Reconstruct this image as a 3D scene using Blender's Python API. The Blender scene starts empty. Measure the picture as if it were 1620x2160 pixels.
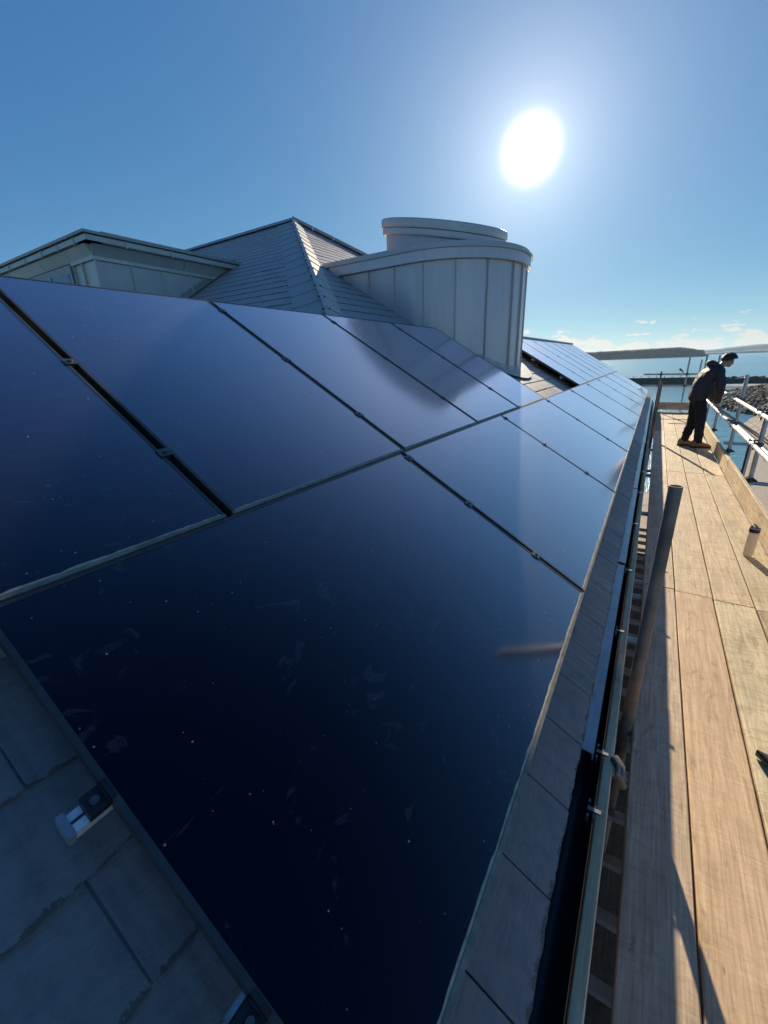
import bpy, bmesh, math, random
from mathutils import Vector, Matrix, noise as mnoise

random.seed(11)
scene = bpy.context.scene
COL = scene.collection
RAD = math.radians

# ------------------------------------------------------------------ camera
CAM = Vector((0.129, -1.902, 1.027))
YAW, PITCH, ROLL = 0.5749, -0.34276, -0.03904
def cam_axes():
    fwd = Vector((-math.sin(YAW) * math.cos(PITCH), math.cos(YAW) * math.cos(PITCH), math.sin(PITCH)))
    right = Vector((math.cos(YAW), math.sin(YAW), 0))
    up = right.cross(fwd)
    c, s = math.cos(ROLL), math.sin(ROLL)
    return c * right + s * up, -s * right + c * up, fwd
_r, _u, _f = cam_axes()
cd = bpy.data.cameras.new('camera')
cd.sensor_fit = 'VERTICAL'; cd.sensor_height = 36.0; cd.sensor_width = 27.0
cd.lens = 862.4 / 2160 * 36.0
cd.clip_start = 0.02; cd.clip_end = 60000
cam = bpy.data.objects.new('camera', cd); COL.objects.link(cam)
M = Matrix.Identity(4)
for i in range(3):
    M[i][0] = _r[i]; M[i][1] = _u[i]; M[i][2] = -_f[i]; M[i][3] = CAM[i]
cam.matrix_world = M
scene.camera = cam

# ------------------------------------------------------------------ sky and sun
SUN_EL, SUN_AZ = RAD(20.5), RAD(15.25)          # azimuth measured from +Y towards -X
SUN = Vector((-math.sin(SUN_AZ) * math.cos(SUN_EL), math.cos(SUN_AZ) * math.cos(SUN_EL), math.sin(SUN_EL)))
world = bpy.data.worlds.new('World'); scene.world = world; world.use_nodes = True
nt = world.node_tree; nt.nodes.clear()
def N(tree, typ, **kw):
    n = tree.nodes.new(typ)
    for k, v in kw.items(): setattr(n, k, v)
    return n
def math_node(tree, op, a, b=None, clamp=False):
    n = tree.nodes.new('ShaderNodeMath'); n.operation = op; n.use_clamp = clamp
    for i, v in enumerate((a, b)):
        if v is None: continue
        if isinstance(v, (int, float)): n.inputs[i].default_value = v
        else: tree.links.new(v, n.inputs[i])
    return n.outputs[0]
def build_world():
    L = nt.links
    sky = N(nt, 'ShaderNodeTexSky', sky_type='NISHITA'); sky.sun_disc = False
    sky.sun_elevation = SUN_EL; sky.sun_rotation = -SUN_AZ
    sky.altitude = 20; sky.air_density = 0.5; sky.dust_density = 0.0; sky.ozone_density = 3.0
    bg = N(nt, 'ShaderNodeBackground'); bg.inputs[1].default_value = 0.10
    # film-like response of the clear sky: blue holds nearly level over the dome, red climbs towards sun and horizon
    sc_ = N(nt, 'ShaderNodeSeparateColor'); L.new(sky.outputs[0], sc_.inputs[0])
    cc_ = N(nt, 'ShaderNodeCombineColor')
    for i, (gain, gam) in enumerate(((5.6, 1.0), (4.7, 0.68), (4.0, 0.38))):
        x = math_node(nt, 'POWER', math_node(nt, 'MULTIPLY', sc_.outputs[i], 0.075), gam)
        L.new(math_node(nt, 'MULTIPLY', x, gain), cc_.inputs[i])
    L.new(cc_.outputs[0], bg.inputs[0])
    tc = N(nt, 'ShaderNodeTexCoord')
    nrm = N(nt, 'ShaderNodeVectorMath', operation='NORMALIZE'); L.new(tc.outputs['Generated'], nrm.inputs[0])
    dot = N(nt, 'ShaderNodeVectorMath', operation='DOT_PRODUCT'); L.new(nrm.outputs[0], dot.inputs[0]); dot.inputs[1].default_value = SUN
    ang = math_node(nt, 'ARCCOSINE', math_node(nt, 'MINIMUM', dot.outputs['Value'], 0.99999))
    deg = math_node(nt, 'MULTIPLY', ang, 180 / math.pi)
    # circumsolar aureole: a bright core about the sun and two wider falls-off of forward scattered light
    def expo(scale, amp, power=1.0):
        x = math_node(nt, 'DIVIDE', deg, scale)
        if power != 1.0: x = math_node(nt, 'POWER', x, power)
        e = math_node(nt, 'EXPONENT', math_node(nt, 'MULTIPLY', x, -1.0))
        return math_node(nt, 'MULTIPLY', e, amp)
    g = math_node(nt, 'ADD', expo(1.55, 6.0, 2.2), math_node(nt, 'ADD', expo(3.0, 0.18), expo(9.0, 0.33)))
    glow = N(nt, 'ShaderNodeBackground'); glow.inputs[0].default_value = (1.0, 0.985, 0.95, 1)
    L.new(g, glow.inputs[1])
    # low bank of small cumulus clouds just over the horizon, all round
    sep = N(nt, 'ShaderNodeSeparateXYZ'); L.new(nrm.outputs[0], sep.inputs[0])
    mp = N(nt, 'ShaderNodeMapping'); mp.inputs['Scale'].default_value = (1.0, 1.0, 2.6); mp.inputs['Location'].default_value = (0.37, 0.0, 0.02)
    L.new(nrm.outputs[0], mp.inputs[0])
    nz = N(nt, 'ShaderNodeTexNoise'); nz.inputs['Scale'].default_value = 26; nz.inputs['Detail'].default_value = 7; nz.inputs['Roughness'].default_value = 0.58
    L.new(mp.outputs[0], nz.inputs['Vector'])
    el = sep.outputs['Z']
    r_el = N(nt, 'ShaderNodeValToRGB')
    e = r_el.color_ramp.elements; e[0].position = 0.0; e[0].color = (0.62, 0.62, 0.62, 1); e[1].position = 0.085; e[1].color = (0.0, 0, 0, 1)
    for p, v in ((0.018, 0.60), (0.03, 0.47), (0.045, 0.43), (0.065, 0.41), (0.075, 0.2)):
        q = e.new(p); q.color = (v, v, v, 1)
    L.new(el, r_el.inputs[0])
    thr = math_node(nt, 'SUBTRACT', 1.0, r_el.outputs[0])
    cl = math_node(nt, 'MULTIPLY', math_node(nt, 'SUBTRACT', nz.outputs['Fac'], thr), 16.0, clamp=True)
    up = math_node(nt, 'GREATER_THAN', el, 0.0)
    cl = math_node(nt, 'MULTIPLY', cl, math_node(nt, 'MULTIPLY', up, 0.75))
    near = math_node(nt, 'ADD', 0.36, expo(22.0, 0.30))
    cbg = N(nt, 'ShaderNodeBackground'); cbg.inputs[0].default_value = (1.0, 0.93, 0.80, 1); L.new(near, cbg.inputs[1])
    add = N(nt, 'ShaderNodeAddShader'); L.new(bg.outputs[0], add.inputs[0]); L.new(glow.outputs[0], add.inputs[1])
    mix = N(nt, 'ShaderNodeMixShader'); L.new(cl, mix.inputs[0]); L.new(add.outputs[0], mix.inputs[1]); L.new(cbg.outputs[0], mix.inputs[2])
    out = N(nt, 'ShaderNodeOutputWorld'); L.new(mix.outputs[0], out.inputs[0])
build_world()
sl = bpy.data.lights.new('sun', 'SUN'); sl.energy = 4.5; sl.angle = RAD(0.53); sl.color = (1.0, 0.86, 0.66)
so = bpy.data.objects.new('sun', sl); COL.objects.link(so); so.location = (0, 0, 30)
so.rotation_euler = (-SUN).to_track_quat('-Z', 'Y').to_euler()
vs = scene.view_settings
vs.view_transform = 'Standard'; vs.look = 'None'; vs.gamma = 1.0; vs.exposure = 1.0; vs.use_curve_mapping = False

# ------------------------------------------------------------------ materials
MATS = {}
def new_mat(name):
    m = bpy.data.materials.new(name); m.use_nodes = True
    MATS[name] = m
    return m, m.node_tree, m.node_tree.nodes['Principled BSDF']
def coords(t, scale=(1, 1, 1), rnd=True):
    tc = N(t, 'ShaderNodeTexCoord'); mp = N(t, 'ShaderNodeMapping'); mp.inputs['Scale'].default_value = scale
    src = tc.outputs['Object']
    if rnd:
        oi = N(t, 'ShaderNodeObjectInfo')
        mul = math_node(t, 'MULTIPLY', oi.outputs['Random'], 37.0)
        add = N(t, 'ShaderNodeVectorMath', operation='ADD'); t.links.new(src, add.inputs[0])
        cmb = N(t, 'ShaderNodeCombineXYZ')
        for i in range(3): t.links.new(mul, cmb.inputs[i])
        t.links.new(cmb.outputs[0], add.inputs[1]); src = add.outputs[0]
    t.links.new(src, mp.inputs[0])
    return mp.outputs[0]
def noise_tex(t, vec, scale, detail=4, rough=0.55, dist=0.0):
    n = N(t, 'ShaderNodeTexNoise'); n.inputs['Scale'].default_value = scale; n.inputs['Detail'].default_value = detail
    n.inputs['Roughness'].default_value = rough; n.inputs['Distortion'].default_value = dist
    t.links.new(vec, n.inputs['Vector']); return n.outputs['Fac']
def ramp(t, fac, stops):
    r = N(t, 'ShaderNodeValToRGB'); e = r.color_ramp.elements
    e[0].position, e[0].color = stops[0][0], (*stops[0][1], 1)
    e[1].position, e[1].color = stops[-1][0], (*stops[-1][1], 1)
    for p, c in stops[1:-1]:
        q = e.new(p); q.color = (*c, 1)
    t.links.new(fac, r.inputs[0]); return r.outputs[0]
def mixc(t, fac, a, b, mode='MIX'):
    m = N(t, 'ShaderNodeMix', data_type='RGBA', blend_type=mode)
    for i, v in ((0, fac), (6, a), (7, b)):
        if isinstance(v, (int, float)): m.inputs[i].default_value = v
        elif isinstance(v, tuple): m.inputs[i].default_value = (*v, 1)
        else: t.links.new(v, m.inputs[i])
    return m.outputs[2]
def bump(t, bsdf, h, strength=0.3, dist=0.01):
    b = N(t, 'ShaderNodeBump'); b.inputs['Strength'].default_value = strength; b.inputs['Distance'].default_value = dist
    t.links.new(h, b.inputs['Height']); t.links.new(b.outputs[0], bsdf.inputs['Normal'])
def simple(name, col, rough=0.5, metal=0.0, var=0.15, nscale=8.0, bmp=0.0, spec=0.5, rnd=True):
    m, t, b = new_mat(name)
    v = coords(t, rnd=rnd)
    f = noise_tex(t, v, nscale, 5)
    lo = tuple(c * (1 - var) for c in col); hi = tuple(min(1, c * (1 + var)) for c in col)
    t.links.new(ramp(t, f, [(0.3, lo), (0.7, hi)]), b.inputs['Base Color'])
    b.inputs['Roughness'].default_value = rough; b.inputs['Metallic'].default_value = metal
    b.inputs['Specular IOR Level'].default_value = spec
    if bmp: bump(t, b, noise_tex(t, v, nscale * 6, 4), bmp, 0.004)
    return m
def wood(name, lo, hi, stain, rough=0.75, ripple=0.5):
    m, t, b = new_mat(name)
    v = coords(t, (38, 1.6, 38)); v2 = coords(t, (1, 1, 1)); v3 = coords(t, (5, 15, 5)); v4 = coords(t, (9, 2.2, 9))
    grain = noise_tex(t, v, 1.6, 6, 0.65, 0.6)
    base = ramp(t, grain, [(0.34, lo), (0.5, tuple((a + c) / 2 for a, c in zip(lo, hi))), (0.66, hi)])
    big = noise_tex(t, v2, 2.2, 5, 0.6)
    base = mixc(t, ramp(t, big, [(0.42, (0, 0, 0)), (0.72, (0.55, 0.55, 0.55))]), base, stain)
    rip = noise_tex(t, v3, 1.5, 5, 0.6, 1.2)
    base = mixc(t, ramp(t, rip, [(0.52, (0, 0, 0)), (0.60, (ripple,) * 3), (0.66, (0, 0, 0))]), base, tuple(c * 0.62 for c in lo))
    oi = N(t, 'ShaderNodeObjectInfo')
    hsv = N(t, 'ShaderNodeHueSaturation'); t.links.new(base, hsv.inputs['Color'])
    t.links.new(math_node(t, 'ADD', 0.86, math_node(t, 'MULTIPLY', oi.outputs['Random'], 0.42)), hsv.inputs['Value'])
    crack = noise_tex(t, v4, 2.6, 6, 0.7)
    dk = ramp(t, crack, [(0.28, (0.45, 0.42, 0.4)), (0.36, (1, 1, 1))])
    col = mixc(t, 1.0, hsv.outputs[0], dk, 'MULTIPLY')
    # knots: sparse dark ovals along the board
    kn = N(t, 'ShaderNodeTexVoronoi'); kn.inputs['Scale'].default_value = 1.0; t.links.new(coords(t, (7, 2.6, 7)), kn.inputs['Vector'])
    ks = N(t, 'ShaderNodeSeparateColor'); t.links.new(kn.outputs['Color'], ks.inputs[0])
    kf = math_node(t, 'LESS_THAN', kn.outputs['Distance'], math_node(t, 'MULTIPLY', math_node(t, 'SUBTRACT', ks.outputs[1], 0.72), 0.45))
    col = mixc(t, math_node(t, 'MULTIPLY', kf, 0.6), col, (0.16, 0.09, 0.045))
    blot = noise_tex(t, coords(t, (11, 2.6, 11)), 1.3, 7, 0.68, 0.8)
    col = mixc(t, ramp(t, blot, [(0.57, (0, 0, 0)), (0.66, (0.5,) * 3)]), col, tuple(c * 0.45 for c in lo))
    fuzz = noise_tex(t, coords(t, (120, 5, 120)), 1.0, 5, 0.7, 0.3)
    col = mixc(t, 1.0, col, ramp(t, fuzz, [(0.35, (0.80, 0.78, 0.76)), (0.6, (1.08, 1.08, 1.08))]), 'MULTIPLY')
    t.links.new(col, b.inputs['Base Color']); b.inputs['Roughness'].default_value = rough
    b.inputs['Specular IOR Level'].default_value = 0.25
    bump(t, b, math_node(t, 'ADD', grain, math_node(t, 'MULTIPLY', rip, 0.8)), 0.35, 0.004)
    return m
def zinc_mat(name, col, rough):
    m, t, b = new_mat(name)
    v = coords(t, (6, 6, 0.5)); v2 = coords(t, (2.6, 2.6, 0.9))
    f = math_node(t, 'ADD', math_node(t, 'MULTIPLY', noise_tex(t, v, 2.0, 7, 0.65), 0.6), math_node(t, 'MULTIPLY', noise_tex(t, v2, 1.2, 4), 0.4))
    oi = N(t, 'ShaderNodeObjectInfo')
    base = ramp(t, f, [(0.32, tuple(c * 0.90 for c in col)), (0.5, col), (0.68, tuple(c * 1.07 for c in col))])
    hsv = N(t, 'ShaderNodeHueSaturation'); t.links.new(base, hsv.inputs['Color'])
    t.links.new(math_node(t, 'ADD', 0.93, math_node(t, 'MULTIPLY', oi.outputs['Random'], 0.14)), hsv.inputs['Value'])
    t.links.new(hsv.outputs[0], b.inputs['Base Color']); b.inputs['Roughness'].default_value = rough
    b.inputs['Metallic'].default_value = 0.4
    bump(t, b, noise_tex(t, v2, 1.6, 3), 0.5, 0.02)
    return m
def slate_mat(name, cols, rough=0.5, tail=True):
    m, t, b = new_mat(name)
    v = coords(t)
    oi = N(t, 'ShaderNodeObjectInfo')
    f = noise_tex(t, v, 5, 6, 0.6)
    base = mixc(t, f, cols[0], cols[1])
    base = mixc(t, ramp(t, oi.outputs['Random'], [(0.1, (0, 0, 0)), (0.9, (0.8,) * 3)]), base, cols[2])
    lich = noise_tex(t, v, 23, 5, 0.7)
    base = mixc(t, ramp(t, lich, [(0.62, (0, 0, 0)), (0.75, (0.28,) * 3)]), base, (0.30, 0.25, 0.15))
    str_ = noise_tex(t, coords(t, (9, 7, 9)), 2.0, 8, 0.7)
    base = mixc(t, 1.0, base, ramp(t, str_, [(0.30, (0.75, 0.75, 0.78)), (0.5, (1, 1, 1)), (0.72, (1.12, 1.10, 1.08))]), 'MULTIPLY')
    if tail:                                      # brown moss and grit along the tail edge, doubling as a painted overlap shadow
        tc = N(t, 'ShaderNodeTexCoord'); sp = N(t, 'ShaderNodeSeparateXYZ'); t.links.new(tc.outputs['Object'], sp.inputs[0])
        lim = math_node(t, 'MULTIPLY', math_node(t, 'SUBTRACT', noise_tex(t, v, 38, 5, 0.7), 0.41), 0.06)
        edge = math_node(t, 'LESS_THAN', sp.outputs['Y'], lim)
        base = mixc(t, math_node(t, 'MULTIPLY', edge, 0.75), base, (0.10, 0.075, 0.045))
    t.links.new(base, b.inputs['Base Color'])
    b.inputs['Specular IOR Level'].default_value = 0.45
    t.links.new(ramp(t, f, [(0.3, (rough - 0.08,) * 3), (0.7, (rough + 0.12,) * 3)]), b.inputs['Roughness'])
    v2 = coords(t, (3, 14, 3))
    bump(t, b, math_node(t, 'ADD', noise_tex(t, v2, 3, 8, 0.7), math_node(t, 'MULTIPLY', noise_tex(t, v, 30, 4), 0.6)), 0.75, 0.006)
    return m

wood('wood_grey', (0.54, 0.40, 0.26), (0.76, 0.60, 0.42), (0.42, 0.30, 0.19), ripple=0.3)
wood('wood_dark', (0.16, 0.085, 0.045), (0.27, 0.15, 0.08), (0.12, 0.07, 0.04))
wood('wood_pale', (0.44, 0.345, 0.205), (0.66, 0.54, 0.35), (0.34, 0.26, 0.165))
wood('wood_tan', (0.38, 0.285, 0.17), (0.58, 0.45, 0.29), (0.30, 0.225, 0.15))
wood('wood_orange', (0.52, 0.35, 0.20), (0.72, 0.52, 0.32), (0.46, 0.32, 0.20), ripple=0.15)
wood('wood_yellow', (0.44, 0.35, 0.20), (0.62, 0.52, 0.33), (0.34, 0.28, 0.19))
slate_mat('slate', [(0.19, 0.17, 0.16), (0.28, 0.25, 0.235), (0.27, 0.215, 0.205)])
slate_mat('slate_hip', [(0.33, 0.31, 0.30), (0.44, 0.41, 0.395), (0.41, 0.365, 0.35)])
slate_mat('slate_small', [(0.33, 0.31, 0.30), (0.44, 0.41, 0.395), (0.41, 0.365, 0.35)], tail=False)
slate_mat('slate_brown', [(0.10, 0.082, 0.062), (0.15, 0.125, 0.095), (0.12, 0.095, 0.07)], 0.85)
zinc_mat('zinc', (0.56, 0.51, 0.51), 0.36)
zinc_mat('zinc_grey', (0.62, 0.57, 0.50), 0.42)
zinc_mat('zinc_grey_dark', (0.44, 0.405, 0.36), 0.45)
zinc_mat('zinc_dark', (0.52, 0.475, 0.465), 0.42)
simple('lead_sunlit_slate', (0.52, 0.48, 0.43), 0.6, 0.0, 0.2, 9)  # lead, lightened so the hip strip looks sunlit
simple('frame_black', (0.06, 0.058, 0.056), 0.38, 0.3, 0.25, 20)
simple('frame_dusty_sunlit', (0.19, 0.17, 0.135), 0.5, 0.0, 0.35, 30)
simple('dust', (0.42, 0.37, 0.27), 0.95, 0, 0.3, 40)
simple('clamp_metal', (0.13, 0.135, 0.14), 0.42, 0.8, 0.2, 30)
simple('clamp_black', (0.012, 0.012, 0.014), 0.5, 0.0, 0.2, 30)
simple('aluminium', (0.88, 0.87, 0.84), 0.35, 0.2, 0.06, 20)
simple('grey_plastic', (0.26, 0.29, 0.32), 0.5, 0, 0.1, 10)
simple('black_plastic', (0.012, 0.012, 0.016), 0.32, 0, 0.3, 10)
simple('tray_plastic', (0.36, 0.36, 0.36), 0.16, 0, 0.15, 6, spec=0.8)
simple('roof_base', (0.03, 0.03, 0.032), 0.9, 0, 0.2, 6)
simple('galv', (0.50, 0.49, 0.47), 0.42, 0.75, 0.22, 14, 0.1)
simple('galv_pale', (0.40, 0.385, 0.355), 0.5, 0.2, 0.12, 14, 0.06)
simple('galv_rusty', (0.20, 0.17, 0.14), 0.55, 0.3, 0.4, 9, 0.2)
simple('coupler_metal', (0.12, 0.11, 0.105), 0.5, 0.7, 0.35, 30, 0.2)
simple('brick_dark', (0.22, 0.12, 0.08), 0.85, 0, 0.25, 3, 0.2)
simple('paving', (0.30, 0.22, 0.17), 0.85, 0, 0.3, 1.2, 0.2)
simple('gutter_black', (0.010, 0.010, 0.014), 0.45, 0, 0.3, 10)
simple('jacket', (0.032, 0.031, 0.034), 0.7, 0, 0.35, 14, 0.5)
simple('trousers', (0.012, 0.012, 0.013), 0.85, 0, 0.3, 18, 0.5)
simple('skin', (0.48, 0.27, 0.19), 0.55, 0, 0.12, 20)
simple('hair', (0.025, 0.017, 0.012), 0.6, 0, 0.4, 60, 0.8)
simple('boot_tan', (0.34, 0.20, 0.085), 0.75, 0, 0.2, 25, 0.3)
simple('boot_sole', (0.03, 0.026, 0.022), 0.8, 0, 0.2, 25)
simple('red_cloth', (0.65, 0.04, 0.04), 0.7, 0, 0.1, 10)
simple('white_paint', (0.75, 0.74, 0.72), 0.5, 0, 0.1, 10)
simple('mound_rock', (0.15, 0.125, 0.088), 0.95, 0, 0.35, 0.6, 0.0)
simple('pier_stone', (0.10, 0.098, 0.07), 0.95, 0, 0.35, 0.5, 0.0, rnd=False)
simple('pier_top', (0.16, 0.18, 0.10), 0.95, 0, 0.3, 0.3, 0.0, rnd=False)
simple('sand', (0.42, 0.38, 0.33), 0.95, 0, 0.3, 0.3, rnd=False)
simple('hill_far', (0.10, 0.12, 0.10), 1.0, 0, 0.25, 0.004, rnd=False)
simple('woodland', (0.03, 0.033, 0.025), 1.0, 0, 0.8, 0.12, rnd=False)
simple('leaf_green', (0.07, 0.09, 0.04), 0.8, 0, 0.4, 3)
simple('twig', (0.12, 0.09, 0.06), 0.9, 0, 0.3, 6)
simple('cap_black', (0.015, 0.015, 0.017), 0.3, 0, 0.1, 10)

def mat_glass():
    m, t, b = new_mat('cell_glass')
    v = coords(t)
    big = noise_tex(t, v, 1.3, 5, 0.6)
    base = ramp(t, big, [(0.3, (0.0022, 0.0032, 0.011)), (0.7, (0.004, 0.0058, 0.016))])
    # specks of dust and droppings
    vor = N(t, 'ShaderNodeTexVoronoi'); vor.inputs['Scale'].default_value = 48; t.links.new(v, vor.inputs['Vector'])
    size = math_node(t, 'MULTIPLY', math_node(t, 'POWER', vor.outputs['Color'], 9.0), 0.15)
    sep = N(t, 'ShaderNodeSeparateColor'); t.links.new(vor.outputs['Color'], sep.inputs[0])
    size = math_node(t, 'MULTIPLY', math_node(t, 'POWER', sep.outputs[0], 6.0), 0.12)
    speck = math_node(t, 'LESS_THAN', vor.outputs['Distance'], size)
    # faint smears of hands and dried drips
    v2 = coords(t, (3.2, 5.0, 3.0))
    sm = noise_tex(t, v2, 2.4, 7, 0.62, 1.4)
    smear = ramp(t, sm, [(0.62, (0, 0, 0)), (0.68, (0.075,) * 3), (0.70, (0.02,) * 3), (0.76, (0.09,) * 3)])
    fine = noise_tex(t, v, 260, 2)
    film = math_node(t, 'MULTIPLY', ramp(t, fine, [(0.45, (0, 0, 0)), (0.8, (1, 1, 1))]), 0.006)
    fac = math_node(t, 'ADD', math_node(t, 'MULTIPLY', speck, 0.75), math_node(t, 'ADD', smear, film), clamp=True)
    t.links.new(mixc(t, fac, base, (0.50, 0.48, 0.46)), b.inputs['Base Color'])
    b.inputs['Specular IOR Level'].default_value = 0.0; b.inputs['Roughness'].default_value = 0.6
    # prismatic solar glass: a soft mirror lobe and a broad forward scattering lobe, both rising towards grazing angles
    lw = N(t, 'ShaderNodeLayerWeight'); lw.inputs['Blend'].default_value = 0.5
    k = math_node(t, 'ADD', 0.010, math_node(t, 'MULTIPLY', math_node(t, 'POWER', lw.outputs['Facing'], 2.2), 1.42, True))
    k = math_node(t, 'MULTIPLY', k, math_node(t, 'SUBTRACT', 1.0, math_node(t, 'MULTIPLY', fac, 0.8)), True)
    g1 = N(t, 'ShaderNodeBsdfGlossy'); g1.inputs['Color'].default_value = (0.94, 0.90, 1, 1)
    t.links.new(math_node(t, 'ADD', 0.105, math_node(t, 'MULTIPLY', noise_tex(t, v, 2.5, 4), 0.05)), g1.inputs['Roughness'])
    g2 = N(t, 'ShaderNodeBsdfGlossy'); g2.inputs['Color'].default_value = (0.95, 0.96, 1, 1); g2.inputs['Roughness'].default_value = 0.40
    mg = N(t, 'ShaderNodeMixShader'); mg.inputs[0].default_value = 0.17
    t.links.new(g1.outputs[0], mg.inputs[1]); t.links.new(g2.outputs[0], mg.inputs[2])
    ms = N(t, 'ShaderNodeMixShader'); t.links.new(k, ms.inputs[0]); t.links.new(b.outputs[0], ms.inputs[1]); t.links.new(mg.outputs[0], ms.inputs[2])
    t.links.new(ms.outputs[0], t.nodes['Material Output'].inputs['Surface'])
    return m
mat_glass()
def mat_water():
    m, t, b = new_mat('sea_water')
    tc = N(t, 'ShaderNodeTexCoord'); mp = N(t, 'ShaderNodeMapping'); mp.inputs['Scale'].default_value = (0.55, 1.0, 1.0)
    mp.inputs['Rotation'].default_value = (0, 0, 0.35)
    t.links.new(tc.outputs['Object'], mp.inputs[0])
    a = noise_tex(t, mp.outputs[0], 0.42, 8, 0.66); c = noise_tex(t, mp.outputs[0], 0.035, 4)
    t.links.new(ramp(t, c, [(0.3, (0.09, 0.25, 0.34)), (0.7, (0.13, 0.33, 0.41))]), b.inputs['Base Color'])
    b.inputs['Roughness'].default_value = 0.2; b.inputs['IOR'].default_value = 1.33
    bump(t, b, math_node(t, 'ADD', a, math_node(t, 'MULTIPLY', c, 0.5)), 0.9, 0.5)
mat_water()
def mat_pebble():
    m, t, b = new_mat('pebbledash')
    v = coords(t, rnd=False)
    vor = N(t, 'ShaderNodeTexVoronoi'); vor.inputs['Scale'].default_value = 45; t.links.new(v, vor.inputs['Vector'])
    f = noise_tex(t, v, 1.2, 5)
    col = ramp(t, vor.outputs['Distance'], [(0.1, (0.60, 0.56, 0.50)), (0.7, (0.34, 0.31, 0.28))])
    t.links.new(mixc(t, f, col, (0.46, 0.43, 0.39)), b.inputs['Base Color']); b.inputs['Roughness'].default_value = 0.95
    bump(t, b, vor.outputs['Distance'], 0.8, 0.02)
mat_pebble()
def mat_bottle():
    m, t, b = new_mat('bottle_plastic')
    b.inputs['Base Color'].default_value = (0.80, 0.72, 0.58, 1); b.inputs['Roughness'].default_value = 0.3
    b.inputs['Transmission Weight'].default_value = 0.45; b.inputs['IOR'].default_value = 1.15
mat_bottle()
def mat_window():
    m, t, b = new_mat('window_glass')
    b.inputs['Base Color'].default_value = (0.02, 0.03, 0.04, 1); b.inputs['Roughness'].default_value = 0.04
    b.inputs['Specular IOR Level'].default_value = 1.0; b.inputs['Coat Weight'].default_value = 1.0
mat_window()

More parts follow.
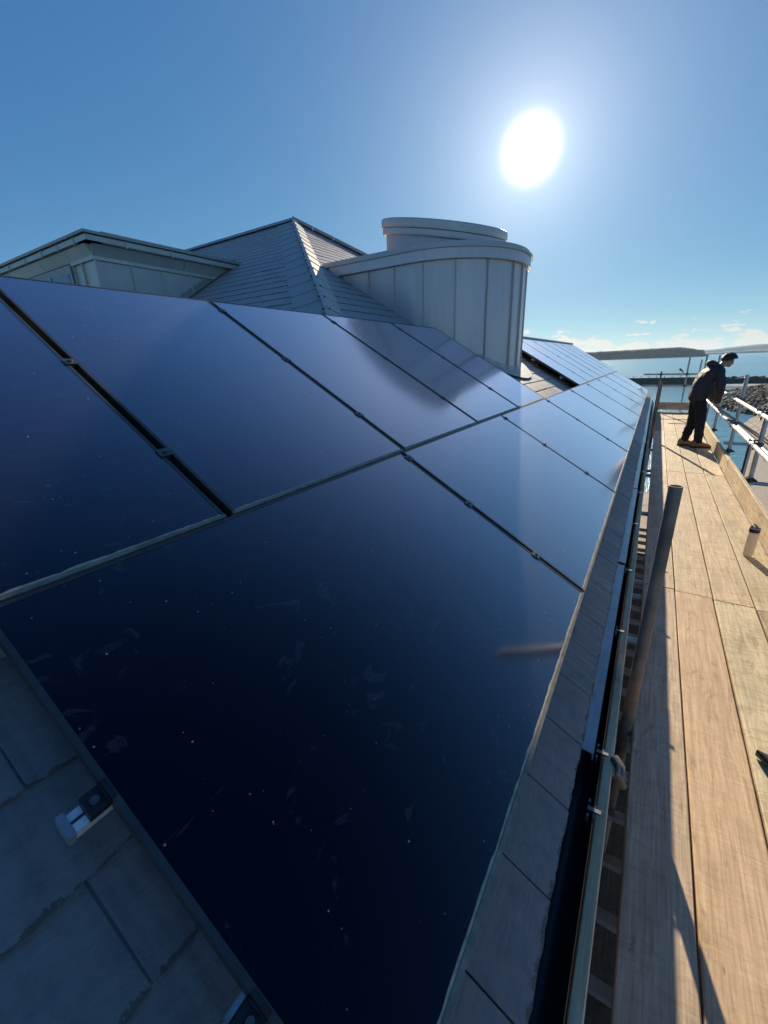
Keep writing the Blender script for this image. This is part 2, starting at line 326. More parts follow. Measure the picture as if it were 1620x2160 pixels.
# ------------------------------------------------------------------ helpers
class MB:
    def __init__(self): self.v = []; self.f = []; self.mi = []
    def add(self, vs, fs, mi=0):
        o = len(self.v); self.v += [tuple(p) for p in vs]
        self.f += [tuple(i + o for i in q) for q in fs]; self.mi += [mi] * len(fs)
        return self
    def box(self, x0, x1, y0, y1, z0, z1, mi=0):
        vs = [(x, y, z) for z in (z0, z1) for y in (y0, y1) for x in (x0, x1)]
        return self.add(vs, [(0, 2, 3, 1), (4, 5, 7, 6), (0, 1, 5, 4), (2, 6, 7, 3), (0, 4, 6, 2), (1, 3, 7, 5)], mi)
    def bar(self, p0, p1, w, h, up=(0, 0, 1), mi=0):
        p0, p1 = Vector(p0), Vector(p1); d = (p1 - p0).normalized(); s = d.cross(Vector(up)).normalized(); u = s.cross(d)
        vs = [p + s * a * w / 2 + u * b * h / 2 for p in (p0, p1) for a, b in ((-1, -1), (1, -1), (1, 1), (-1, 1))]
        return self.add(vs, [(0, 1, 2, 3), (7, 6, 5, 4), (0, 4, 5, 1), (1, 5, 6, 2), (2, 6, 7, 3), (3, 7, 4, 0)], mi)
    def tube(self, p0, p1, r, n=16, r1=None, wall=0.0, mi=0):
        p0, p1 = Vector(p0), Vector(p1); d = (p1 - p0).normalized()
        a = Vector((0, 0, 1)) if abs(d.z) < 0.9 else Vector((1, 0, 0))
        s = d.cross(a).normalized(); u = s.cross(d); r1 = r if r1 is None else r1
        def ring(p, rr): return [p + (s * math.cos(2 * math.pi * k / n) + u * math.sin(2 * math.pi * k / n)) * rr for k in range(n)]
        vs = ring(p0, r) + ring(p1, r1); fs = [(k, n + k, n + (k + 1) % n, (k + 1) % n) for k in range(n)]
        if wall:
            vs += ring(p0, r - wall) + ring(p1, r1 - wall)
            fs += [(2 * n + k, 2 * n + (k + 1) % n, 3 * n + (k + 1) % n, 3 * n + k) for k in range(n)]
            fs += [(n + k, 3 * n + k, 3 * n + (k + 1) % n, n + (k + 1) % n) for k in range(n)]
            fs += [(k, (k + 1) % n, 2 * n + (k + 1) % n, 2 * n + k) for k in range(n)]
        else:
            fs += [tuple(range(n)), tuple(range(2 * n - 1, n - 1, -1))]
        return self.add(vs, fs, mi)
    def path(self, pts, r, n=10, mi=0):
        pts = [Vector(p) for p in pts]; rings = []
        for i, p in enumerate(pts):
            d = (pts[min(i + 1, len(pts) - 1)] - pts[max(i - 1, 0)]).normalized()
            a = Vector((0, 0, 1)) if abs(d.z) < 0.9 else Vector((1, 0, 0))
            s = d.cross(a).normalized(); u = s.cross(d)
            rr = r[i] if isinstance(r, (list, tuple)) else r
            rings += [p + (s * math.cos(2 * math.pi * k / n) + u * math.sin(2 * math.pi * k / n)) * rr for k in range(n)]
        m = len(pts)
        fs = [(i * n + k, (i + 1) * n + k, (i + 1) * n + (k + 1) % n, i * n + (k + 1) % n) for i in range(m - 1) for k in range(n)]
        fs += [tuple(range(n)), tuple(range(m * n - 1, (m - 1) * n - 1, -1))]
        return self.add(rings, fs, mi)
    def lathe(self, prof, c=(0, 0, 0), n=32, mi=0, cap=True):
        vs = [(c[0] + r * math.cos(2 * math.pi * k / n), c[1] + r * math.sin(2 * math.pi * k / n), c[2] + z) for r, z in prof for k in range(n)]
        m = len(prof)
        fs = [(i * n + k, i * n + (k + 1) % n, (i + 1) * n + (k + 1) % n, (i + 1) * n + k) for i in range(m - 1) for k in range(n)]
        if cap: fs += [tuple(range(n - 1, -1, -1)), tuple(range((m - 1) * n, m * n))]
        return self.add(vs, fs, mi)
    def prism(self, poly, z0, z1, mi=0):
        n = len(poly); vs = [(x, y, z0) for x, y in poly] + [(x, y, z1) for x, y in poly]
        return self.add(vs, [(k, (k + 1) % n, n + (k + 1) % n, n + k) for k in range(n)] + [tuple(range(n - 1, -1, -1)), tuple(range(n, 2 * n))], mi)
    def mesh(self, name, mats, smooth=False, fix=True):
        me = bpy.data.meshes.new(name); me.from_pydata(self.v, [], self.f); me.update()
        mats = mats if isinstance(mats, (list, tuple)) else [mats]
        for k in mats: me.materials.append(MATS[k])
        if len(mats) > 1:
            for p, i in zip(me.polygons, self.mi): p.material_index = i
        if fix:
            bm = bmesh.new(); bm.from_mesh(me); bmesh.ops.recalc_face_normals(bm, faces=bm.faces); bm.to_mesh(me); bm.free()
        if smooth:
            for p in me.polygons: p.use_smooth = True
            try: me.set_sharp_from_angle(angle=RAD(38))
            except Exception: pass
        return me
    def build(self, name, mats, parent=None, smooth=False, fix=True):
        return link(name, self.mesh(name, mats, smooth, fix), parent)
def link(name, data, parent=None, matrix=None):
    o = bpy.data.objects.new(name, data); COL.objects.link(o)
    if parent is not None: o.parent = parent
    if matrix is not None: o.matrix_local = matrix
    return o
def tag(o, label=None, cat=None, group=None, kind=None):
    if label: o['label'] = label
    if cat: o['category'] = cat
    if group: o['group'] = group
    if kind: o['kind'] = kind
    return o
def thing(name, label, cat, loc=(0, 0, 0), group=None, matrix=None):
    o = bpy.data.objects.new(name, None); o.empty_display_size = 0.1; COL.objects.link(o)
    if matrix is not None: o.matrix_world = matrix
    else: o.location = loc
    return tag(o, label, cat, group)
def bevel(o, w=0.002, seg=2):
    m = o.modifiers.new('bevel', 'BEVEL'); m.width = w; m.segments = seg; m.limit_method = 'ANGLE'; m.angle_limit = RAD(40)
    return o
def rowbreaks(lo, hi, k): return [lo + (hi - lo) * i / k for i in range(k + 1)]

# roof frames
TH = 0.54348; CT, ST = math.cos(TH), math.sin(TH)
def frame(ex, ey, o):
    ex, ey = Vector(ex), Vector(ey); ez = ex.cross(ey); m = Matrix.Identity(4)
    for i in range(3): m[i][0] = ex[i]; m[i][1] = ey[i]; m[i][2] = ez[i]; m[i][3] = o[i]
    return m
NRM = Vector((ST, 0, CT)); UPS = Vector((-CT, 0, ST))
def roof_pt(s, t, off=0.0): return Vector((0, s, 0)) + UPS * t + NRM * off
ROOF = frame((0, 1, 0), UPS, (0, 0, 0))
OFF = -0.13
APEX = Vector((-6.857, 5.754, 3.991)); T_APEX = 7.933
DECK = -0.613
GROUND = -7.0
SEA = -10.0

# ------------------------------------------------------------------ ground and sea
def build_setting():
    tag(MB().box(-30, 14, -30, 27.5, GROUND - 3.9, GROUND).build('ground', 'paving'), kind='structure')
    mb = MB()
    mb.add([(-7900, -1900, SEA), (7900, -1900, SEA), (7900, 13900, SEA), (-7900, 13900, SEA)], [(0, 1, 2, 3)])
    tag(mb.build('sea', 'sea_water'), kind='structure')
    # wooded island across the bay
    def ridge(name, mat, dist, depth, xs, hfun, step, rough, rfreq, rows=9):
        mb = MB(); n = int((xs[1] - xs[0]) / step); vs = []; fs = []
        for j in range(rows):
            w = j / (rows - 1)
            for i in range(n + 1):
                x = xs[0] + (xs[1] - xs[0]) * i / n
                y = dist + depth * (0.0, 0.012, 0.03, 0.06, 0.12, 0.25, 0.5, 0.75, 1.0)[j]
                prof = (0.0, 0.45, 0.78, 0.92, 1.0, 1.0, 0.99, 0.97, 0.95)[j]
                h = hfun(x) * prof
                h += rough * prof * (mnoise.noise(Vector((x * rfreq, y * rfreq, 3.1))) + 0.7 * mnoise.noise(Vector((x * rfreq * 3, y * rfreq * 3, 9.1))))
                vs.append((x, y, SEA - 0.5 + max(0, h)))
        for j in range(rows - 1):
            for i in range(n): fs.append((j * (n + 1) + i, j * (n + 1) + i + 1, (j + 1) * (n + 1) + i + 1, (j + 1) * (n + 1) + i))
        mb.add(vs, fs); return tag(mb.build(name, mat), kind='structure')
    def sm(a, b, x): 
        k = max(0, min(1, (x - a) / (b - a))); return k * k * (3 - 2 * k)
    def isl(x): return 37 + 2.5 * math.sin(x * 0.006) - 15 * sm(60, 150, x) - 24 * sm(146, 164, x) + 3 * sm(-700, -100, x)
    ridge('island', 'woodland', 2150, 420, (-1500, 170), isl, 2.5, 2.0, 0.05)
    def lowshore(x): return 16 + 7 * sm(380, 640, x) - 12 * sm(900, 1400, x)
    ridge('far_shore', 'hill_far', 4700, 500, (150, 2600), lowshore, 12, 4, 0.01)
    def hill(x): return 58 + 42 * sm(500, 1150, x) - 16 * sm(1150, 2100, x)
    ridge('far_hills', 'hill_far', 7200, 1500, (-300, 5200), hill, 25, 8, 0.003)
build_setting()
def build_haze():
    o = MB().box(-8000, 8000, -2000, 14000, SEA - 1.5, 103).build('haze', 'clamp_black')
    m = bpy.data.materials.new('haze'); m.use_nodes = True; t = m.node_tree; t.nodes.clear()
    pv = N(t, 'ShaderNodeVolumePrincipled'); pv.inputs['Color'].default_value = (0.55, 0.76, 1.0, 1); pv.inputs['Density'].default_value = 0.00005; pv.inputs['Anisotropy'].default_value = 0.25
    out = N(t, 'ShaderNodeOutputMaterial'); t.links.new(pv.outputs[0], out.inputs['Volume'])
    o.data.materials.clear(); o.data.materials.append(m)
    tag(o, kind='stuff')
build_haze()

# ------------------------------------------------------------------ breakwater, windsock, rock mound
def rocks(mb, spots, n=5):
    for (x, y, z, r) in spots:
        vs = []
        for (a, b) in [(0, 1.45)] + [(k * 1.2566 + random.random() * .5, 0.45) for k in range(5)] + [(k * 1.2566 + .6, -0.5) for k in range(5)]:
            k = r * random.uniform(0.75, 1.2)
            vs.append((x + k * math.cos(a) * math.cos(b), y + k * math.sin(a) * math.cos(b), z + 0.75 * k * math.sin(b)))
        fs = [(0, 1 + k, 1 + (k + 1) % 5) for k in range(5)]
        for k in range(5): fs += [(1 + k, 6 + k, 1 + (k + 1) % 5), (1 + (k + 1) % 5, 6 + k, 6 + (k + 1) % 5)]
        mb.add(vs, fs)
def build_breakwater():
    t = thing('breakwater', 'long low stone breakwater crossing the water behind the scaffold', 'breakwater', (20, 200, SEA))
    mb = MB(); vs = []; fs = []
    xs = [(-26 + i * 3) for i in range(50)]
    for x in xs:
        k = 0.35 * mnoise.noise(Vector((x * 0.15, 1, 2)))
        h = 2.3 + k
        for (dy, dz) in ((-5.5, -0.6), (-2.6, 0.7 + k * .4), (-2.2, h), (2.2, h), (5, -0.6)):
            vs.append((x - 20, dy + 0.5 * mnoise.noise(Vector((x * 0.3, dy, 5))), dz))
    for i in range(len(xs) - 1):
        for j in range(4): fs.append((i * 5 + j, (i + 1) * 5 + j, (i + 1) * 5 + j + 1, i * 5 + j + 1))
    mb.add(vs, fs); mb.build('wall', 'pier_stone', t)
    MB().box(-38, 2, -1.6, 1.9, 2.3, 2.75).build('path', 'pier_top', t)
    mb = MB(); sp = []
    for i in range(900):
        x = random.uniform(-4, 100); y = random.uniform(-5.5, 3)
        z = 2.1 - max(0, -y - 1.5) * 0.62
        sp.append((x, y, z + random.uniform(-.2, .35), random.uniform(0.35, 0.8)))
    rocks(mb, sp); tag(mb.build('boulders', 'pier_stone', t), kind='stuff')
    for i in range(9):
        x = -30 + i * 2.6
        MB().tube((x, -1.9, 2.2), (x + 0.15, -1.9, 3.55), 0.11, 6).build('post', 'pier_stone', t)
    mb = MB(); vs = []; fs = []
    for i in range(40):
        x = -4 + i * 3
        for dy, dz in ((-13, -0.25), (-9, 0.35), (-4, 0.5)): vs.append((x, dy + 1.5 * mnoise.noise(Vector((x * .1, dy, 7))), dz))
    for i in range(39):
        for j in range(2): fs.append((i * 3 + j, (i + 1) * 3 + j, (i + 1) * 3 + j + 1, i * 3 + j + 1))
    mb.add(vs, fs); mb.build('shingle_bank', 'sand', t)
    w = thing('windsock', 'small red windsock on a thin pole at the breakwater', 'windsock', (7.7, 199.2, -7.3))
    MB().tube((0, 0, 0), (-0.25, 0, 3.6), 0.05, 6).build('pole', 'white_paint', w)
    MB().tube((-0.15, 0, 3.1), (1.35, 0, 1.75), 0.42, 10, 0.16, wall=0.02).build('sock', 'red_cloth', w)
build_breakwater()
def build_mound():
    t = thing('rock_mound', 'rounded brown mound of armour rock rising from the water', 'rock mound', (27, 124, SEA))
    n = 56; vs = []; fs = []
    def h(u, v):
        r = math.hypot(u * (0.93 if u < 0 else 0.55), v)
        k = max(0.0, 1 - r); base = 4.3 * (k ** 0.62) if k > 0 else -0.8
        return base
    grid = {}
    for j in range(n + 1):
        for i in range(n + 1):
            u = -1.15 + 3.15 * i / n; v = -1.1 + 2.2 * j / n
            x = u * 14.5; y = v * 34
            z = h(u, v); z += 0.5 * mnoise.noise(Vector((x * .4, y * .4, 2))) + 0.28 * mnoise.noise(Vector((x * 1.1, y * 1.1, 4)))
            vs.append((x, y, z)); grid[(i, j)] = z
    for j in range(n):
        for i in range(n): fs.append((j * (n + 1) + i, j * (n + 1) + i + 1, (j + 1) * (n + 1) + i + 1, (j + 1) * (n + 1) + i))
    MB().add(vs, fs).build('mound', 'mound_rock', t)
    sp = []
    for k in range(6500):
        u = random.uniform(-1.05, 1.6); v = random.uniform(-1.0, 0.5); z = h(u, v)
        if z < -0.1: continue
        sp.append((u * 14.5, v * 34, z + random.uniform(-.05, .2), random.uniform(0.16, 0.5)))
    mb = MB(); rocks(mb, sp); tag(mb.build('boulders', 'mound_rock', t), kind='stuff')
build_mound()

# ------------------------------------------------------------------ lower building on the right
def build_lower_building():
    b = thing('low_building', 'low pebbledashed building with brown slate roof below the scaffold', 'building', (4.3, 20, GROUND))
    def P(x, y, z): return (x - 4.3, y - 20, z - GROUND)
    y0, y1 = 9.0, 26.6; xe, ze = 4.3, -2.6; pitch = RAD(42); xr = xe + 2.0; zr = ze + 2.0 * math.tan(pitch)
    MB().box(4.62 - 4.3, 8.0 - 4.3, 9.4 - 20, 24.85 - 20, 0, ze + 0.15 - GROUND).build('wall', 'pebbledash', b)
    MB().box(0.29, 0.345, 24.62 - 20, 24.875 - 20, 0, ze + 0.1 - GROUND).build('corner_board', 'white_paint', b)
    mb = MB()
    mb.add([P(xe, y0, ze - .05), P(xe, y1, ze - .05), P(xr, y1, zr - .05), P(xr, y0, zr - .05), P(8.4, y0, ze - .05), P(8.4, y1, ze - .05)],
           [(0, 1, 2, 3), (3, 2, 5, 4), (0, 3, 4), (1, 5, 2), (0, 4, 5, 1)])
    roof = mb.build('roof', 'roof_base', b)
    ey = Vector((math.cos(pitch), 0, math.sin(pitch))); ex = Vector((0, -1, 0))
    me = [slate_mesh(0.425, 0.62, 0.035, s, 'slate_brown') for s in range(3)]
    ln = 2.0 / math.cos(pitch)
    k = 0; t = 0.0
    while t < ln - 0.1:
        y = y0 + (0.22 if k % 2 else 0.0)
        while y < y1 - 0.15:
            if y > 13.5:
                o = Vector(P(xe, y + 0.22, ze)) + ey * t
                m = frame(ex, ey, o) @ Matrix.Rotation(-0.075 + random.uniform(-.025, .025), 4, 'X') @ Matrix.Rotation(random.uniform(-.02, .02), 4, 'Z')
                link('slate', random.choice(me), roof, m)
            y += 0.45
        t += 0.36; k += 1
    mb = MB(); mb.tube(P(xe - .07, y0, ze - .09), P(xe - .07, y1 + .05, ze - .09), 0.065, 12)
    g = mb.build('gutter', 'galv', b, True)
    for i in range(9):
        y = y1 - 0.6 - i * 1.5
        MB().box(xe - .15 - 4.3, xe + .02 - 4.3, y - .02 - 20, y + .02 - 20, ze - .165 - GROUND, ze - .07 - GROUND).build('gutter_bracket', 'galv', g)
    MB().tube(P(4.56, 24.75, GROUND), P(4.56, 24.75, ze - .05), 0.055, 12).build('downpipe', 'black_plastic', b, True)
    s = thing('shrub', 'small leafy shrub at the corner of the low building', 'shrub', (4.25, 26.4, GROUND))
    mb = MB()
    for i in range(26):
        a = random.random() * 6.28; r = random.random() * .5
        mb.tube((0, 0, 0), (r * math.cos(a), r * math.sin(a), random.uniform(1.0, 2.1)), 0.02, 5, 0.006)
    mb.build('stems', 'twig', s)
    mb = MB()
    for i in range(700):
        a = random.random() * 6.28; r = 0.75 * math.sqrt(random.random()); z = random.uniform(0.5, 2.15); r *= (1.15 - 0.35 * z / 2)
        c = Vector((r * math.cos(a), r * math.sin(a), z)); d = Vector((random.uniform(-1, 1), random.uniform(-1, 1), random.uniform(-.6, .8))).normalized()
        e = d.cross(Vector((random.random(), random.random(), 1))).normalized() * 0.035
        mb.add([c - e, c + d * .05, c + e, c - d * .06], [(0, 1, 2, 3)])
    tag(mb.build('leaves', 'leaf_green', s, fix=False), kind='stuff')

# ------------------------------------------------------------------ slates
def slate_mesh(w, l, th, seed, mat, sag=0.0):
    """one slate; origin at the middle of its tail on the top surface, x along the course, y up the slope"""
    rnd = random.Random(seed * 7 + 1); n = 12; e = []
    for i in range(n + 1):
        x = -w / 2 + w * i / n
        e.append((x, rnd.uniform(-0.0018, 0.0018) + 0.0025 * math.sin(x * 11 + seed) + (0.006 * rnd.random() if i in (0, n) else 0)))
    top = [(x, y, rnd.uniform(-.0012, .0012)) for x, y in e]; head = [(x, l, 0) for x, _ in e]
    bot = [(x, y + 0.003, -th) for x, y in e]; hb = [(x, l, -th) for x, _ in e]
    m = n + 1; vs = top + head + bot + hb; fs = []
    for i in range(n):
        fs += [(i, i + 1, m + i + 1, m + i), (i, 2 * m + i, 2 * m + i + 1, i + 1)]
    fs += [(0, m, 3 * m, 2 * m), (n, 2 * m + n, 3 * m + n, m + n), (2 * m, 3 * m, 3 * m + n, 2 * m + n)]
    return MB().add(vs, fs).mesh('slate', mat)
build_lower_building()

# ------------------------------------------------------------------ main building
BLD = thing('slate_roofed_building', 'building with slate hipped roof, zinc dormer and rounded zinc roof housing', 'building', (0, 0, 0))
GA, SW = 0.2, 0.25        # slate gauge and width
def build_main_roof():
    # carcass: walls, the two hip planes, the near ridge
    mb = MB(); d = OFF - 0.03
    def rp(s, t): return roof_pt(s, t, d)
    y_far = 14.7
    a = [rp(-4.5, -0.17), rp(y_far, -0.17), rp(y_far, 3.05), rp(-4.5, 3.05)]
    mb.add(a, [(0, 1, 2, 3)])
    ap = APEX + Vector((0, 0, -0.035)); sh = 5.754 - (T_APEX - 3.05) * CT; sf = 5.754 + (T_APEX - 3.05) * CT
    mb.add([rp(sh, 3.05), rp(sf, 3.05), ap], [(0, 1, 2)])
    lo = rp(sh, 3.05)
    # slope that faces the camera, left of the hip
    mb.add([lo, ap, (-16, ap.y, ap.z), (-16, lo.y, lo.z)], [(0, 1, 2, 3)])
    # back slope beyond the near ridge, and far slope behind
    mb.add([rp(-4.5, 3.05), rp(sh, 3.05), (-5.5, sh, 0.6), (-5.5, -4.5, 0.6)], [(0, 1, 2, 3)])
    mb.add([(-5.5, -4.5, 0.6), (-16, -4.5, 0.6), (-16, lo.y + .2, 0.6), (-5.5, lo.y + .2, 0.6)], [(0, 1, 2, 3)])
    fl = rp(sf, 3.05)
    mb.add([ap, fl, (-16, fl.y, fl.z), (-16, ap.y, ap.z)], [(0, 1, 2, 3)])
    mb.add([rp(sf, 3.05), rp(y_far, 3.05), (-5.2, y_far, 0.4), (-5.2, sf, 0.4)], [(0, 1, 2, 3)])
    roof = mb.build('roof', 'roof_base', BLD, fix=False)
    MB().box(-0.45, -0.10, -4.4, 14.4, GROUND, -0.36).build('wall', 'brick_dark', BLD)
    MB().box(-0.10, 0.055, -4.4, 14.6, -0.36, -0.27).build('soffit', 'zinc_dark', BLD)
    # ---- slates
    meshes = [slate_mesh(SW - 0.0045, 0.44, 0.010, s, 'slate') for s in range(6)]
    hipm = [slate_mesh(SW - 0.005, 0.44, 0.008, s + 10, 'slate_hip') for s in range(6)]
    tilt = 0.035; L = []
    def clip(poly, a, b, c):                      # keep a*x + b*y <= c
        out = []
        for i, p in enumerate(poly):
            q = poly[(i + 1) % len(poly)]; dp = a * p[0] + b * p[1] - c; dq = a * q[0] + b * q[1] - c
            if dp <= 0: out.append(p)
            if dp * dq < 0:
                k = dp / (dp - dq); out.append((p[0] + (q[0] - p[0]) * k, p[1] + (q[1] - p[1]) * k))
        return out
    def put_clipped(ex, ey, o, planes, mat):
        poly = [(-SW / 2 + .003, 0.0), (SW / 2 - .003, 0.0), (SW / 2 - .003, 0.27), (-SW / 2 + .003, 0.27)]
        for pl_ in planes:
            poly = clip(poly, *pl_)
            if len(poly) < 3: return
        n = len(poly); vs = [(x, y, -y * tilt) for x, y in poly] + [(x, y, -y * tilt - .008) for x, y in poly]
        me = MB().add(vs, [tuple(range(n)), tuple(range(2 * n - 1, n - 1, -1))] + [(k, n + k, n + (k + 1) % n, (k + 1) % n) for k in range(n)]).mesh('slate', mat)
        m = frame(ex, ey, o); q = o - CAM; dist = q.length
        L.append((abs(m.col[2].to_3d().dot(q)) / dist ** 3 * 0.6, m, me))
    def put(fr_ex, fr_ey, o, pool):
        m = frame(fr_ex, fr_ey, o) @ Matrix.Rotation(-tilt + random.uniform(-.004, .004), 4, 'X') @ Matrix.Rotation(random.uniform(-.006, .006), 4, 'Z')
        m.translation += m.col[2].to_3d() * random.uniform(-0.0005, 0.001)
        q = o - CAM; dist = q.length; n = m.col[2].to_3d()
        L.append((abs(n.dot(q)) / dist ** 3, m, random.choice(pool)))
    EX, EY = Vector((0, 1, 0)), UPS
    def main(s, t): put(EX, EY, roof_pt(s, t, OFF), meshes)
    k = 0
    s0 = -1.435 - SW / 2 - 14 * SW
    def row(t, lo, hi, pool=None, kk=0):
        s = s0 + (SW / 2 if kk % 2 else 0)
        while s < hi:
            if s > lo: put(EX, EY, roof_pt(s, t, OFF), pool or meshes)
            s += SW
    row(-0.203, -2.0, 14.55, kk=0)
    for i in range(1, 6):                       # the bare corner beside the nearest panel
        row(-0.2 + GA * i, -2.5, -1.35, kk=i)
    for i in range(6, 13):                      # open strip below the zinc housing
        row(-0.2 + GA * i, 3.3, 6.75, kk=i)
    i = 15
    while -0.2 + GA * i < T_APEX - 0.1:         # hip end above the panels
        t = -0.2 + GA * i; sh = 5.754 - (T_APEX - t) * CT; sf = 5.754 + (T_APEX - t) * CT
        hi = min(sf, 3.9) if t < 4.85 else sf
        s = s0 + (SW / 2 if i % 2 else 0)
        while s < hi + 0.1:
            if s > sh - 0.1:
                # near hip: s >= sh + y*CT ; far hip: s <= sf - y*CT (y measured up the slope from the tail)
                if s - SW / 2 < sh + 0.40 or (t > 4.85 and s + SW / 2 > sf - 0.40):
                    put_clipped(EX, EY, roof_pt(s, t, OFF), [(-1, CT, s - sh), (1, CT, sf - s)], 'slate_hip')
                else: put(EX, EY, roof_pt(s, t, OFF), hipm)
            s += SW
        i += 1
    EX2, EY2 = Vector((1, 0, 0)), Vector((0, CT, ST))
    i = 0; len_up = (APEX.z - 1.35) / ST
    while GA * i < len_up - 0.05:               # slope facing the camera
        d = len_up - GA * i
        base = APEX - EY2 * d
        hipx = APEX.x + d * CT
        x = hipx + 0.02 - (SW / 2 if i % 2 else 0)
        xmin = -11.6 if base.z > 2.7 else -6.7
        while x > xmin:
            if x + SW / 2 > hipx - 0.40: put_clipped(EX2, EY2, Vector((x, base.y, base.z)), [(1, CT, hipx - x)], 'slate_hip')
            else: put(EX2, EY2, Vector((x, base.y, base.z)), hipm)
            x -= SW
        i += 1
    L.sort(key=lambda q: -q[0])
    for a, m, me in L[:300]: link('slate', me, roof, m)
    mb = MB()
    for a, m, me in L[300:]:
        mb.add([m @ v.co for v in me.vertices], [tuple(p.vertices) for p in me.polygons])
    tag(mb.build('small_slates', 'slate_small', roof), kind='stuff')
    # ---- hip slates: a broad strip of mitred slates each side of the hip, clips along the joint
    hv = (APEX - roof_pt(5.754 - (T_APEX - 2.9) * CT, 2.9, OFF)).normalized()
    start = roof_pt(5.754 - (T_APEX - 2.9) * CT, 2.9, OFF); ln = (APEX - start).length
    n = 15; seg = ln / n
    for side, wid in ((1, 0.20), (-1, 0.34)):
        nn = NRM if side == 1 else Vector((0, -ST, CT))
        inn = nn.cross(hv).normalized()
        if (inn.y if side == 1 else -inn.x) < 0: inn = -inn
        if side == -1 and inn.x > 0: inn = -inn
        for q in range(n):
            lift = nn * (0.04 if side == 1 else 0.0)
            p0 = start + hv * (seg * q) + nn * 0.016; p1 = start + hv * (seg * (q + 1) + 0.05) + nn * 0.006
            skew = hv * 0.10
            pts = [p0 + lift, p1 + lift, p1 + inn * wid + skew, p0 + inn * wid + skew]
            mb = MB(); vs = pts + [p - nn * 0.009 for p in pts]
            mb.add(vs, [(0, 1, 2, 3), (7, 6, 5, 4), (0, 4, 5, 1), (1, 5, 6, 2), (2, 6, 7, 3), (3, 7, 4, 0)])
            mb.build('hip_slate', 'slate_hip' if side == -1 else 'lead_sunlit_slate', roof)  # right of the hip a paler tone puts sunlight into the slate colour
    mid = (NRM + Vector((0, -ST, CT))).normalized()
    for q in range(n):
        p = start + hv * (seg * q) + mid * 0.045
        mb = MB(); mb.bar(p, p + hv * (seg * 0.97), 0.045, 0.012, mid); mb.build('hip_batten', 'lead_sunlit_slate', roof)
        side_ = hv.cross(mid)
        mb = MB(); mb.bar(p - side_ * .04 - mid * .004, p + side_ * .04 - mid * .004, 0.016, 0.016, mid); mb.build('hip_clip', 'clamp_black', roof)
    # ridge caps
    for q in range(11):
        x1 = APEX.x + 0.05 - q * 0.46; mb = MB(); z = APEX.z + 0.03
        vs = [(x, APEX.y + dy, z + dz) for x in (x1, x1 - 0.452) for dy, dz in ((-.16, -.085), (-.03, .012), (.03, .012), (.16, -.085))]
        mb.add(vs, [(0, 1, 5, 4), (1, 2, 6, 5), (2, 3, 7, 6), (0, 3, 2, 1), (4, 5, 6, 7)]); mb.build('ridge_cap', 'slate_hip', roof)
    # far hip caps
    fh = Vector((CT, CT, -ST)).normalized()
    for q in range(12):
        p = APEX + fh * (q * .46) + Vector((0, 0, .02)); mb = MB(); mb.bar(p, p + fh * .452, 0.26, 0.05); mb.build('hip_cap', 'slate_hip', roof)
    # ridge of the far wing
    for q in range(18):
        p = roof_pt(6.4 + q * .46, 2.98, -0.05); MB().bar(p, p + Vector((0, .45, 0)), 0.2, 0.07).build('ridge_cap', 'slate_hip', roof)
build_main_roof()

def build_gutter():
    g = MB(); prof = []
    for k in range(13):
        a = math.pi * k / 12; prof.append((0.118 + 0.052 * math.cos(a + math.pi) , -0.27 + 0.085 * -math.sin(a)))
    inner = [(x * 0.96 + 0.118 * 0.04, z + 0.004) for x, z in prof]
    pts = prof + inner[::-1]; n = len(pts)
    ys = (-4.5, 14.75)
    vs = [(x, y, z) for y in ys for x, z in pts]
    fs = [(k, (k + 1) % n, n + (k + 1) % n, n + k) for k in range(n)] + [tuple(range(n)), tuple(range(2 * n - 1, n - 1, -1))]
    gut = g.add(vs, fs).build('gutter', 'gutter_black', BLD, True)
    MB().tube((0.122, -0.735, -0.357), (0.122, -0.735, -0.350), 0.030, 18).build('outlet_ring', 'black_plastic', gut, True)
    MB().tube((0.122, -0.735, -0.3495), (0.122, -0.735, -0.349), 0.026, 18).build('outlet_hole', 'clamp_black', gut)
    for y0, y1, dx in ((-0.66, 0.93, 0), (0.97, 2.85, 0.003), (2.88, 5.6, 0), (5.65, 8.6, 0.004), (8.65, 11.5, 0), (11.55, 14.5, 0.003)):
        mb = MB(); vs = [(x + dx, y, z) for y in (y0, y1) for x, z in ((0.03, -0.224), (0.100, -0.251), (0.144, -0.253), (0.144, -0.285), (0.140, -0.285), (0.138, -0.258))]
        mb.add(vs, [(k, (k + 1) % 6, 6 + (k + 1) % 6, 6 + k) for k in range(6)] + [tuple(range(6)), tuple(range(11, 5, -1))]); mb.build('eaves_tray', 'tray_plastic', gut)
    MB().box(0.124, 0.142, -0.48, -0.42, -0.266, -0.252).build('tray_clip', 'tray_plastic', gut)
    for y in [-0.652, -0.875, 0.13, 0.85, 1.75, 2.7, 3.6, 4.6, 5.6, 6.6, 7.6, 8.6, 9.6, 10.6, 11.6]:
        mb = MB(); mb.box(0.166, 0.172, y - .02, y + .02, -0.275, -0.245); mb.box(0.150, 0.186, y - .006, y + .006, -0.246, -0.240)
        mb.box(0.150, 0.156, y - .03, y - .02, -0.262, -0.24); mb.box(0.150, 0.156, y + .02, y + .03, -0.262, -0.24)
        mb.build('gutter_clip', 'clamp_metal', gut)
build_gutter()

